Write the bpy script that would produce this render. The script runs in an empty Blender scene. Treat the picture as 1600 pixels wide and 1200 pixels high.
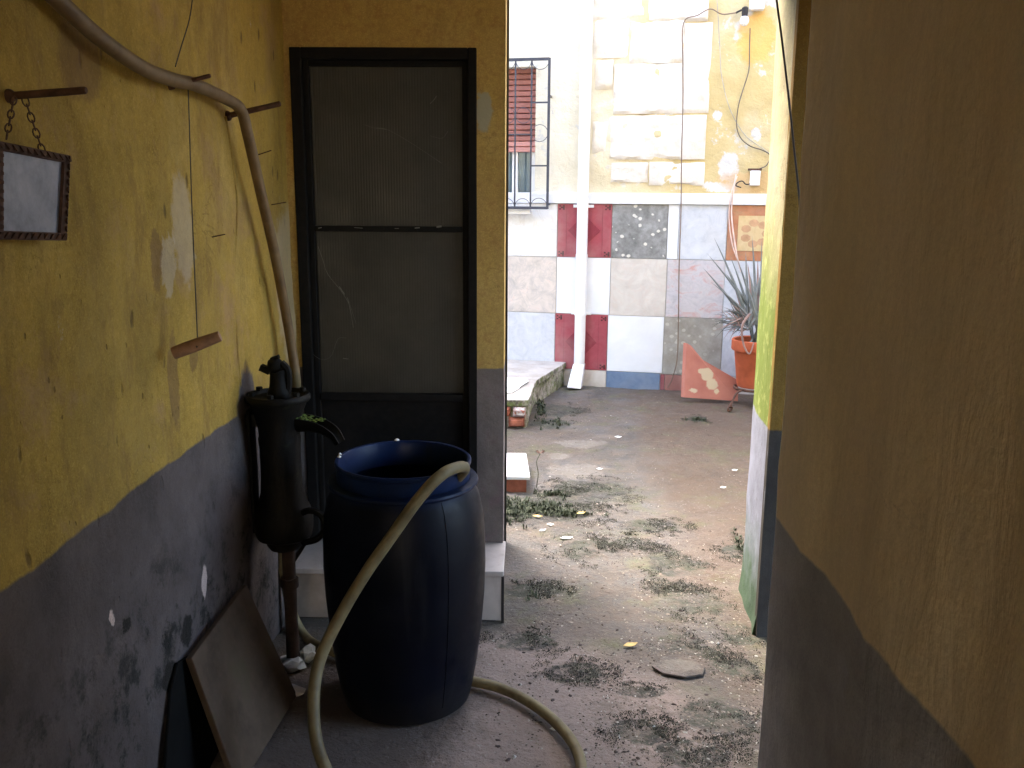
import bpy, bmesh, math, random
from mathutils import Vector, Matrix, noise as mn
R = math.radians
random.seed(7)
sc = bpy.context.scene
col = sc.collection

# ------------------------------------------------------------------ camera, sky, sun, exposure
CAM_M = Matrix.Rotation(R(1.2), 3, 'Z') @ Matrix.Rotation(R(78.1), 3, 'X') @ Matrix.Rotation(R(0.4), 3, 'Z')
CAM_H, FPX = 1.6, 1392.0
cam = bpy.data.cameras.new('camera'); camo = bpy.data.objects.new('camera', cam); col.objects.link(camo)
camo.matrix_world = Matrix.Translation((0, 0, CAM_H)) @ CAM_M.to_4x4()
cam.sensor_width = 36; cam.lens = FPX/1600*36; cam.clip_start = .05; cam.clip_end = 300
sc.camera = camo
w = bpy.data.worlds.new('World'); sc.world = w; w.use_nodes = True
wn = w.node_tree; bg = wn.nodes['Background']; bg.inputs[1].default_value = .15
sky = wn.nodes.new('ShaderNodeTexSky'); sky.sky_type = 'NISHITA'; sky.sun_disc = False
SUN_EL, SUN_AZ = 52, 325                       # over the roofs beyond, to the left, behind thin cloud
sky.sun_elevation = R(SUN_EL); sky.sun_rotation = R(SUN_AZ)
sky.air_density = 1.0; sky.dust_density = 3.5; sky.ozone_density = .6
wn.links.new(sky.outputs[0], bg.inputs[0])
sl = bpy.data.lights.new('sun', 'SUN'); sl.energy = .55; sl.angle = R(30); sl.color = (1, .96, .9)
slo = bpy.data.objects.new('sun', sl); col.objects.link(slo)
sd = Vector((math.sin(R(SUN_AZ))*math.cos(R(SUN_EL)), math.cos(R(SUN_AZ))*math.cos(R(SUN_EL)), math.sin(R(SUN_EL))))
slo.rotation_euler = sd.to_track_quat('Z', 'Y').to_euler()
slo.location = (0, 0, 12)
sc.view_settings.view_transform = 'Standard'; sc.view_settings.look = 'None'; sc.view_settings.gamma = 1
sc.view_settings.use_curve_mapping = False
sc.view_settings.exposure = 4.05
try:
    sc.cycles.use_denoising = True; sc.cycles.denoiser = 'OPENIMAGEDENOISE'
    sc.cycles.max_bounces = 10; sc.cycles.diffuse_bounces = 7; sc.cycles.sample_clamp_indirect = 8
    sc.cycles.caustics_reflective = False; sc.cycles.caustics_refractive = False
except Exception: pass

# ------------------------------------------------------------------ where a sight line meets a real plane
CP = Vector((0, 0, CAM_H))
def hit(x, y, p, n):
    d = CAM_M @ Vector((x-800, 600-y, -FPX)); n = Vector(n)
    return CP + d*((Vector(p)-CP).dot(n)/d.dot(n))
def onX(x, y, v): return hit(x, y, (v, 0, 0), (1, 0, 0))
def onY(x, y, v): return hit(x, y, (0, v, 0), (0, 1, 0))
def onZ(x, y, v=0.): return hit(x, y, (0, 0, v), (0, 0, 1))

# ------------------------------------------------------------------ node helpers
class Mt:
    def __init__(s, name, rough=.8, spec=.3):
        s.m = bpy.data.materials.new(name); s.m.use_nodes = True
        s.nt = s.m.node_tree; s.b = s.nt.nodes['Principled BSDF']
        s.b.inputs['Roughness'].default_value = rough
        s.b.inputs['Specular IOR Level'].default_value = spec
        s.geo = s.nt.nodes.new('ShaderNodeNewGeometry'); s.tc = s.nt.nodes.new('ShaderNodeTexCoord')
        s.P = s.geo.outputs['Position']; s.O = s.tc.outputs['Object']
    def lk(s, a, b):
        if hasattr(a, 'is_output') or isinstance(a, bpy.types.NodeSocket): s.nt.links.new(a, b)
        else:
            if isinstance(a, (tuple, list)) and len(a) == 3 and b.type == 'RGBA': a = (*a, 1)
            b.default_value = a
    def map(s, v, scale=(1, 1, 1), loc=(0, 0, 0)):
        n = s.nt.nodes.new('ShaderNodeMapping'); s.lk(v, n.inputs[0]); n.inputs['Scale'].default_value = scale
        n.inputs['Location'].default_value = loc; return n.outputs[0]
    def noise(s, scale, v=None, det=4, rough=.6, dist=0, st=(1, 1, 1), loc=(0, 0, 0)):
        n = s.nt.nodes.new('ShaderNodeTexNoise'); v = s.map(v or s.P, st, loc); s.lk(v, n.inputs['Vector'])
        n.inputs['Scale'].default_value = scale; n.inputs['Detail'].default_value = det
        n.inputs['Roughness'].default_value = rough; n.inputs['Distortion'].default_value = dist
        return n.outputs['Fac']
    def vor(s, scale, v=None, feat='F1', out='Distance', st=(1, 1, 1), rnd=1):
        n = s.nt.nodes.new('ShaderNodeTexVoronoi'); n.feature = feat; s.lk(s.map(v or s.P, st), n.inputs['Vector'])
        n.inputs['Scale'].default_value = scale; n.inputs['Randomness'].default_value = rnd; return n.outputs[out]
    def ramp(s, f, *st, interp='LINEAR'):
        n = s.nt.nodes.new('ShaderNodeValToRGB'); s.lk(f, n.inputs[0]); e = n.color_ramp.elements
        n.color_ramp.interpolation = interp
        while len(e) < len(st): e.new(.5)
        for k, (p, c) in enumerate(st):
            e[k].position = p; e[k].color = (c, c, c, 1) if isinstance(c, (int, float)) else (*c, 1)
        return n.outputs[0]
    def mix(s, f, a, b, mode='MIX'):
        n = s.nt.nodes.new('ShaderNodeMix'); n.data_type = 'RGBA'; n.blend_type = mode
        s.lk(f, n.inputs[0]); s.lk(a, n.inputs[6]); s.lk(b, n.inputs[7]); return n.outputs[2]
    def ma(s, op, a, b=0., c=None, clamp=False):
        n = s.nt.nodes.new('ShaderNodeMath'); n.operation = op; n.use_clamp = clamp
        s.lk(a, n.inputs[0]); s.lk(b, n.inputs[1])
        if c is not None: s.lk(c, n.inputs[2])
        return n.outputs[0]
    def xyz(s, v=None):
        n = s.nt.nodes.new('ShaderNodeSeparateXYZ'); s.lk(v or s.P, n.inputs[0]); return n.outputs
    def near(s, p, r, wob=0., st=(1, 1, 1), wsc=6.):
        """1 inside a blot of radius r round p (ragged edge), 0 outside"""
        n = s.nt.nodes.new('ShaderNodeVectorMath'); n.operation = 'SUBTRACT'; s.lk(s.P, n.inputs[0]); n.inputs[1].default_value = p
        q = s.nt.nodes.new('ShaderNodeVectorMath'); q.operation = 'MULTIPLY'; s.lk(n.outputs[0], q.inputs[0]); q.inputs[1].default_value = st
        l = s.nt.nodes.new('ShaderNodeVectorMath'); l.operation = 'LENGTH'; s.lk(q.outputs[0], l.inputs[0])
        d = l.outputs['Value']
        if wob: d = s.ma('ADD', d, s.ma('MULTIPLY', s.ma('SUBTRACT', s.noise(wsc, det=5, rough=.7), .5), wob))
        return s.ramp(s.ma('DIVIDE', d, r), (.8, 1.), (1., 0.))
    def col(s, c): s.lk(c, s.b.inputs['Base Color']); return s
    def rgh(s, f): s.lk(f, s.b.inputs['Roughness']); return s
    def bump(s, h, strength=.5, dist=.01):
        n = s.nt.nodes.new('ShaderNodeBump'); n.inputs['Strength'].default_value = strength; n.inputs['Distance'].default_value = dist
        s.lk(h, n.inputs['Height'])
        if s.b.inputs['Normal'].links: s.lk(s.b.inputs['Normal'].links[0].from_socket, n.inputs['Normal'])
        s.lk(n.outputs[0], s.b.inputs['Normal']); return s

def simple(name, c, rough=.7, spec=.3, var=.25, sc_=12, bump=.2, metal=0, world=False, bsc=60, bd=.002):
    m = Mt(name, rough, spec); v = m.P if world else m.O
    f = m.noise(sc_, v, det=5)
    dk = tuple(x*(1-var) for x in c); lt = tuple(min(1, x*(1+var)) for x in c)
    m.col(m.ramp(f, (.3, dk), (.7, lt)))
    if bump: m.bump(m.noise(bsc, v, det=3), bump, bd)
    m.b.inputs['Metallic'].default_value = metal
    return m.m

M = {}
def plaster(name, zl, up, lo, kind):
    """two coats of paint: a coloured one above a hand-painted line, a grey one below it"""
    m = Mt(name, .85, .2); z = m.xyz()[2]
    edge = m.ma('ADD', z, m.ma('MULTIPLY', m.ma('SUBTRACT', m.noise(5, det=5), .5), .035))
    low = m.ramp(m.ma('SUBTRACT', edge, zl-.5), (.497, 1.), (.503, 0.))
    a, b, c = up
    u = m.ramp(m.noise(2.6, det=6, rough=.65, st=(1, 1, .55)), (.28, b), (.5, a), (.72, c))
    u = m.mix(m.ramp(m.noise(13, det=6, rough=.7, st=(1, 1, .35)), (.5, 0.), (.78, .55)), u, tuple(x*.55 for x in a))     # run-down dirt
    u = m.mix(m.ramp(m.noise(60, det=4), (.35, 0.), (.75, .4)), u, tuple(x*.6 for x in b))
    u = m.mix(m.ramp(m.noise(260, det=2), (.4, 0.), (.7, .35)), u, tuple(x*.55 for x in b))
    u = m.mix(m.ramp(m.noise(190, det=2, loc=(9, 9, 9)), (.55, 0.), (.72, .4)), u, tuple(min(1, x*1.3+.04) for x in a))
    cr = m.ramp(m.ma('ABSOLUTE', m.ma('SUBTRACT', m.noise(1.9, det=8, rough=.62, dist=.8, loc=(2, 6, 1)), .5)), (0., 1.), (.004, 0.))
    u = m.mix(m.ma('MULTIPLY', cr, m.ramp(m.noise(1.7, det=2, loc=(1, 1, 7)), (.5, 0.), (.6, .6))), u, tuple(x*.3 for x in a))
    l = m.ramp(m.noise(4, det=6, rough=.7), (.3, tuple(x*.62 for x in lo)), (.6, lo), (.8, tuple(min(1, x*1.25) for x in lo)))
    hgt = m.noise(7, det=6, rough=.55)
    if kind == 'right': u = m.mix(.45, u, a)
    if kind == 'left':
        hgt = m.ma('ADD', hgt, m.ma('MULTIPLY', m.ramp(m.noise(4.5, det=9, rough=.8, loc=(9, 9, 2)), (.50, 0.), (.60, 1.)), .16))
        u = m.mix(m.ramp(m.noise(4.2, det=7, rough=.75, loc=(3, 1, 8)), (.54, 0.), (.68, .6)), u, (.38, .23, .13))        # reddish stains
        u = m.mix(m.ramp(m.noise(2.2, det=8, rough=.75, st=(1, 1, .6), loc=(7, 3, 3)), (.48, 0.), (.66, .5)), u, (.27, .19, .06))
        dr = m.ramp(m.noise(15, det=5, rough=.6, st=(1, 1, .08), loc=(0, 2, 0)), (.56, 0.), (.68, .5)); u = m.mix(m.ma('MULTIPLY', dr, m.ramp(m.noise(1.6, det=3), (.45, 0.), (.6, 1.))), u, (.2, .12, .05))
        vd, vc = m.vor(13, st=(1, 1, .42)), m.xyz(m.vor(13, out='Color', st=(1, 1, .42)))
        pock = m.ma('MULTIPLY', m.ramp(m.ma('ADD', vd, m.ma('MULTIPLY', m.noise(60, det=3), .12)), (.12, 1.), (.19, 0.)), m.ramp(vc[0], (.70, 0.), (.74, 1.)))
        vd2, vc2 = m.vor(31, st=(1, 1, .6)), m.xyz(m.vor(31, out='Color', st=(1, 1, .6)))
        pock = m.ma('MAXIMUM', pock, m.ma('MULTIPLY', m.ramp(m.ma('ADD', vd2, m.ma('MULTIPLY', m.noise(90, det=3), .12)), (.14, 1.), (.2, 0.)), m.ramp(vc2[0], (.84, 0.), (.87, .8))))
        u = m.mix(m.ramp(m.noise(8, det=7, rough=.75, st=(1, 1, .4), loc=(4, 9, 0)), (.52, 0.), (.66, .6)), u, (.23, .14, .045))
        u = m.mix(m.ma('MULTIPLY', pock, .75), u, (.12, .075, .03))
        fl = m.ramp(m.noise(9, det=8, rough=.8, st=(1, 1, .7), loc=(9, 0, 2)), (.66, 0.), (.69, 1.))
        u = m.mix(m.ma('MULTIPLY', fl, .55), u, (.5, .42, .33))
        for (x, y, r, st) in ((285, 355, .09, (1, 1.2, .6)), (262, 410, .05, (1, 1, .6)), (455, 450, .12, (1, .5, .35))):
            u = m.mix(m.ma('MULTIPLY', m.near(onX(x, y, -.927), r, .1, st, 14), .5), u, (.5, .43, .33))
        for (x, y, r, st) in ((278, 600, .05, (1, 1.4, .35)), (245, 405, .035, (1, 1, .4)), (305, 560, .03, (1, 1, .7)), (130, 95, .09, (1, .8, 1))):
            u = m.mix(m.ma('MULTIPLY', m.near(onX(x, y, -.925), r, .05, st, 16), .55), u, (.16, .09, .05))
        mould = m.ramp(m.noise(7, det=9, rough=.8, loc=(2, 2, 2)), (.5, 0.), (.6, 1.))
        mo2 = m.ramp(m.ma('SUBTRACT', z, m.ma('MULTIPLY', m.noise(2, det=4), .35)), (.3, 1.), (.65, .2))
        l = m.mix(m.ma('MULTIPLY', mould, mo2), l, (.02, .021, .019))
        l = m.mix(m.ramp(m.noise(34, det=5, rough=.8, loc=(5, 5, 0)), (.7, 0.), (.76, .5)), l, (.22, .21, .2))
        for (x, y, r) in ((318, 910, .045), (182, 965, .022), (290, 640, .02)):
            l = m.mix(m.near(onX(x, y, -.927), r, .06, (1, 1.8, .8), 18), l, (.62, .5, .46))
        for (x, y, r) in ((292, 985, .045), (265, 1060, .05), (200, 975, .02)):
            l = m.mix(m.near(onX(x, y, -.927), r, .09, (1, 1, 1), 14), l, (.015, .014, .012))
        low = m.ma('MAXIMUM', low, m.near(onX(385, 640, -.927), .1, .1, (1, 1, .6)))
        hgt = m.ma('SUBTRACT', hgt, m.ma('MULTIPLY', pock, .6))
        m.bump(m.noise(90, det=4), .35, .002)
    elif kind == 'right':
        st = m.noise(5.5, det=6, rough=.6, st=(1, 1, .3), dist=.5)
        u = m.mix(m.ramp(st, (.42, 0.), (.66, .3)), u, (.60, .50, .34))
        u = m.mix(m.ramp(z, (1.1, 0.), (1.7, .5)), u, (.74, .62, .48))
        l = m.mix(m.ramp(st, (.45, 0.), (.7, .4)), l, (.36, .35, .37))
        m.bump(m.noise(11, det=5, rough=.6, st=(1, .9, .28), dist=.5), .55, .014)
    elif kind == 'reveal':
        g = m.ramp(m.ma('ADD', z, m.ma('MULTIPLY', m.noise(4, det=5), .3)), (.93, 1.), (1.0, 0.)); 
        u = m.mix(m.ramp(m.ma('DIVIDE', m.ma('ADD', z, m.ma('MULTIPLY', m.noise(3, det=5), .4)), 3), (.48, .95), (.60, 0.)), u, (.115, .155, .022))
        u = m.mix(m.ramp(m.noise(20, det=5), (.55, 0.), (.75, .5)), u, (.5, .52, .2))
        gm = m.ramp(m.ma('ADD', z, m.ma('MULTIPLY', m.ma('SUBTRACT', m.noise(9, det=6), .5), .5)), (.1, .9), (.42, 0.))
        l = m.mix(gm, l, (.03, .075, .015))
        l = m.mix(m.ramp(m.noise(24, det=6, loc=(3, 0, 0)), (.6, 0.), (.7, .5)), l, (.06, .07, .05))
    elif kind == 'pillar':
        u = m.mix(m.ramp(m.noise(30, det=6, rough=.7), (.5, 0.), (.75, .45)), u, (.35, .15, .06))
        u = m.mix(m.near(onY(756, 175, 3.45), .035, .05, (1, 1, .45), 20), u, (.42, .4, .3))
        l = m.mix(m.ramp(m.noise(14, det=6, loc=(3, 4, 0)), (.52, 0.), (.7, .6)), l, (.2, .13, .15))
    l = m.mix(m.ramp(m.noise(230, det=2), (.4, 0.), (.7, .4)), l, tuple(x*.5 for x in lo))
    m.col(m.mix(low, u, l)).bump(hgt, .75, .014).bump(m.noise(160, det=3), .3, .0015)
    M[name] = m.m
    return m.m

plaster('plaster_left', .915, ((.48, .32, .065), (.34, .22, .05), (.54, .39, .14)), (.13, .108, .105), 'left')
plaster('plaster_right', .925, ((.90, .75, .50), (.80, .66, .44), (.92, .80, .58)), (.43, .43, .46), 'right')
plaster('plaster_pillar', .935, ((.60, .42, .13), (.52, .34, .12), (.64, .48, .19)), (.22, .19, .18), 'pillar')
plaster('plaster_jamb', .785, ((.25, .14, .024), (.2, .11, .024), (.27, .16, .04)), (.07, .06, .05), 'jamb')
plaster('plaster_reveal', .785, ((.36, .31, .17), (.30, .26, .15), (.40, .35, .24)), (.26, .27, .33), 'reveal')

# far courtyard wall plane (turned 11 degrees): u along it, v up, n out of it towards the passage
FA = R(11); FP0 = onZ(905, 602)
UD = Vector((math.cos(FA), -math.sin(FA), 0)); ND = Vector((-math.sin(FA), -math.cos(FA), 0))
def F(u, v, n=0.): return FP0 + UD*u + Vector((0, 0, v)) + ND*n
def onF(x, y, n=0.):
    q = hit(x, y, F(0, 0, n), ND); d = q-FP0; return d.dot(UD), q.z
def farp(x, y, n=0.): return hit(x, y, F(0, 0, n), ND)

def yard_plaster():
    m = Mt('plaster_yard', .85, .2); P = m.xyz()
    a = m.ramp(m.noise(2.2, det=6), (.3, (.54, .42, .19)), (.55, (.58, .46, .24)), (.8, (.60, .53, .37)))
    # left of the bare stones, overexposed glare is painted in as near white
    xs = m.ma('ADD', P[0], m.ma('MULTIPLY', m.noise(2.5, det=5), .5))
    glare = m.ramp(m.ma('SUBTRACT', m.ma('ADD', xs, 2), m.ma('MULTIPLY', P[2], .0)), (.1, 1.), (.9, 1.))
    left = m.ramp(m.ma('DIVIDE', m.ma('ADD', xs, 1), 3.), (.50, 1.), (.78, 0.))
    a = m.mix(m.ma('MULTIPLY', left, .88), a, (.78, .74, .62))
    a = m.mix(m.ramp(m.noise(5, det=6, rough=.7, loc=(1, 7, 0)), (.6, 0.), (.64, .8)), a, (.60, .58, .54))
    for (x, y, r, st) in ((1138, 262, .085, (1, 1, .6)), (1182, 208, .04, (1, 1, .6)), (1120, 292, .06, (.5, .5, 1.5)), (1120, 180, .04, (1, 1, 1))):
        a = m.mix(m.near(farp(x, y), r, .12, st, 16), a, (.62, .60, .58))
    a = m.mix(m.ma('MULTIPLY', m.near(farp(1185, 60), .16, .2, (1, 1, .7), 5), .8), a, (.72, .42, .12))
    a = m.mix(m.ma('MULTIPLY', m.near(farp(1180, 285), .2, .2, (.6, 1, 2), 5), .6), a, (.62, .4, .2))
    a = m.mix(m.ramp(m.noise(22, det=6, rough=.7), (.6, 0.), (.8, .4)), a, (.6, .42, .2))
    m.col(a).bump(m.noise(6, det=8, rough=.65), .8, .03).bump(m.noise(60, det=4), .4, .003); M['yard'] = m.m
yard_plaster()
def stone_mat():
    m = Mt('limestone', .9, .2)
    a = m.ramp(m.noise(7, det=8, rough=.7), (.3, (.66, .60, .51)), (.55, (.75, .70, .63)), (.8, (.80, .77, .73)))
    a = m.mix(m.ramp(m.noise(3.4, det=7, rough=.7, loc=(4, 4, 1)), (.54, 0.), (.68, .5)), a, (.74, .64, .43))
    m.col(a).bump(m.noise(22, det=7, rough=.7), .7, .014); M['stone'] = m.m
stone_mat()

def marble(name, stops, scale, vein=None, st=(1, 1, 1), rough=.5, off=0):
    m = Mt(name, rough, .2); n = m.noise(scale, m.P, det=8, rough=.68, dist=1.2, st=st, loc=(off, off, 0))
    a = m.ramp(n, *stops)
    if vein:
        r = m.ramp(m.ma('ABSOLUTE', m.ma('SUBTRACT', m.noise(scale*.8, det=7, rough=.6, dist=2, loc=(off+5, 2, 1)), .5)), (0., 1.), (.03, 0.))
        a = m.mix(m.ma('MULTIPLY', r, .55), a, vein)
    a = m.mix(m.ramp(m.noise(3, det=4), (.4, 0.), (.8, .3)), a, (.5, .47, .42))
    m.col(a); M[name] = m.m
marble('tile_white', ((.3, (.74, .76, .8)), (.7, (.82, .83, .86))), 3, None)
marble('tile_cloud', ((.3, (.46, .49, .54)), (.6, (.6, .62, .67)), (.8, (.7, .71, .75))), 9, (.6, .62, .66))
marble('tile_cloud_warm', ((.3, (.68, .68, .7)), (.55, (.8, .8, .8)), (.8, (.84, .8, .76))), 6, (.66, .62, .58), off=3)
marble('tile_beige', ((.25, (.36, .34, .33)), (.45, (.58, .52, .47)), (.6, (.68, .6, .54)), (.8, (.58, .36, .28))), 8, (.45, .42, .42), off=1)
marble('tile_beige_plain', ((.3, (.5, .45, .41)), (.6, (.64, .6, .55)), (.8, (.66, .53, .46))), 5, (.6, .5, .44), off=7)
marble('tile_pink', ((.3, (.42, .40, .42)), (.5, (.56, .53, .55)), (.66, (.54, .31, .28)), (.8, (.6, .56, .56))), 6, (.45, .42, .46), st=(1, 1, 1.8), off=2)
marble('tile_blue', ((.3, (.13, .19, .3)), (.7, (.19, .26, .38))), 14, None, off=5)
marble('tile_darkred', ((.3, (.22, .07, .06)), (.7, (.38, .15, .12))), 5, None, off=6)
marble('tile_red', ((.3, (.30, .055, .075)), (.7, (.37, .085, .105))), 12, None, rough=.3, off=9)
marble('tile_red_dark', ((.3, (.22, .035, .052)), (.7, (.27, .052, .07))), 12, None, rough=.3)
marble('tile_black', ((.3, (.04, .015, .02)), (.7, (.1, .03, .03))), 12, None, rough=.3)
marble('tile_terracotta', ((.3, (.38, .15, .08)), (.55, (.48, .21, .11)), (.8, (.46, .29, .15))), 6, (.32, .2, .1), rough=.6, off=4)
marble('tile_ochre', ((.3, (.55, .4, .2)), (.7, (.65, .5, .28))), 14, None, rough=.6)
def pebble_tile(name, dark):
    m = Mt(name, .5, .4)
    v = m.vor(21, out='Distance', st=(1, .3, 1.15)); n = m.noise(9, det=7, rough=.7)
    a = m.ramp(n, (.3, (.12, .12, .115)), (.5, (.24, .24, .235)), (.7, (.38, .38, .38)))
    c = m.vor(21, out='Color', st=(1, .3, 1.15)); cx = m.xyz(c)[0]
    blob = m.ma('MULTIPLY', m.ramp(m.ma('ADD', v, m.ma('MULTIPLY', m.ma('SUBTRACT', m.noise(30, det=3), .5), .3)), (.30, 1.), (.36, 0.)), m.ramp(cx, (.55, 0.), (.6, 1.)))
    a = m.mix(m.ma('MULTIPLY', blob, .85 if dark else .5), a, (.70, .68, .62))
    if not dark: a = m.mix(.35, a, (.5, .44, .34))
    m.col(a); M[name] = m.m
pebble_tile('tile_pebble', True); pebble_tile('tile_pebble_dull', False)
M['white_paint'] = simple('white_paint', (.8, .8, .8), .45, var=.06)
M['ledge'] = simple('ledge_stone', (.76, .77, .8), .6, var=.08, world=True)
M['grout'] = simple('grout', (.5, .48, .45), .9, var=.2, world=True)
M['iron'] = simple('dark_iron', (.03, .028, .03), .5, .4, metal=.4)
M['grille'] = simple('grille_paint', (.05, .055, .075), .5, .4)
M['shutter'] = simple('shutter_slat', (.36, .15, .125), .5, var=.15)
M['shutter_pale'] = simple('shutter_bottom_rail', (.62, .3, .26), .5, var=.1)
M['glass_dark'] = simple('window_glass', (.1, .14, .16), .08, .6, var=.2, bump=0)
M['rust'] = simple('rusty_iron', (.09, .045, .03), .75, .3, var=.5, sc_=30)
M['cable'] = simple('cable_sheath', (.05, .04, .035), .6)
M['cable_mid'] = simple('cable_mid', (.13, .11, .09), .6)
M['cable_brown'] = simple('cable_brown', (.2, .14, .1), .6)
M['cable_grey'] = simple('cable_grey', (.42, .38, .3), .6)
M['cable_pink'] = simple('cable_pale', (.72, .55, .48), .6)
M['terracotta'] = simple('terracotta_pot', (.52, .125, .055), .75, var=.25, sc_=8, world=True)
M['wood'] = simple('wood_stick', (.28, .16, .1), .75, var=.35, sc_=30)
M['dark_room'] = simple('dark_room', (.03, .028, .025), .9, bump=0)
M['gap_black'] = simple('gap_black', (.006, .006, .006), .9, .1)
M['web'] = simple('cobweb', (.22, .22, .2), .9, bump=0)
M['slab_white'] = simple('white_tile_slab', (.78, .78, .8), .35, var=.05)
M['paper'] = simple('white_sheet', (.85, .85, .84), .8, var=.04)
M['rubble_red'] = simple('red_brick', (.3, .1, .06), .9, var=.4, sc_=14, world=True, bump=.6)

def door_mats():
    m = Mt('door_iron', .75, .25); f = m.noise(40, det=5)
    m.col(m.ramp(f, (.4, (.004, .0035, .0035)), (.7, (.010, .008, .007)))).bump(f, .3, .002); M['door_iron'] = m.m
    m = Mt('reeded_glass', .3, .5); f = m.noise(5, det=7, rough=.7)
    m.col(m.ramp(f, (.3, (.030, .028, .022)), (.7, (.055, .050, .040))))
    m.rgh(m.ramp(m.noise(9, det=6), (.3, .32), (.7, .6))); m.b.inputs['Transmission Weight'].default_value = .15
    m.bump(m.noise(200, det=2), .1, .0005); M['reeded'] = m.m
door_mats()

def step_mats():
    m = Mt('step_tile', .5, .35); n = m.noise(6, det=6)
    a = m.ramp(n, (.3, (.40, .35, .32)), (.7, (.52, .47, .44)))
    a = m.mix(m.ramp(m.noise(30, det=5, st=(1, 1, .25)), (.5, 0.), (.8, .5)), a, (.26, .2, .16))
    m.col(a).bump(n, .2, .003); M['step_tile'] = m.m
    M['step_riser'] = simple('step_riser_tile', (.32, .25, .2), .6, var=.25, sc_=10, world=True)
    m = Mt('yard_concrete', .85, .25); z = m.xyz()
    a = m.ramp(m.noise(6, det=8, rough=.7), (.3, (.34, .30, .26)), (.7, (.5, .46, .42)))
    up = m.nt.nodes.new('ShaderNodeSeparateXYZ'); m.lk(m.geo.outputs['Normal'], up.inputs[0])
    side = m.ramp(up.outputs[2], (.3, 1.), (.7, 0.))
    mo = m.ramp(m.noise(9, det=7, rough=.75, loc=(1, 0, 3)), (.42, 0.), (.58, 1.))
    a = m.mix(m.ma('MULTIPLY', mo, side), a, (.13, .16, .05))
    a = m.mix(m.ma('MULTIPLY', m.ramp(m.noise(14, det=7, rough=.8, loc=(5, 0, 3)), (.5, 0.), (.6, 1.)), side), a, (.1, .085, .07))
    m.col(a).bump(m.noise(24, det=7), .7, .008); M['concrete'] = m.m
    m = Mt('broken_face', .9, .2)
    a = m.ramp(m.noise(16, det=5, rough=.7), (.35, (.06, .03, .03)), (.45, (.32, .11, .07)), (.55, (.5, .45, .43)), (.7, (.6, .58, .56)), interp='LINEAR')
    m.col(a).bump(m.noise(20, det=6), .9, .02); M['broken'] = m.m
step_mats()

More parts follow.
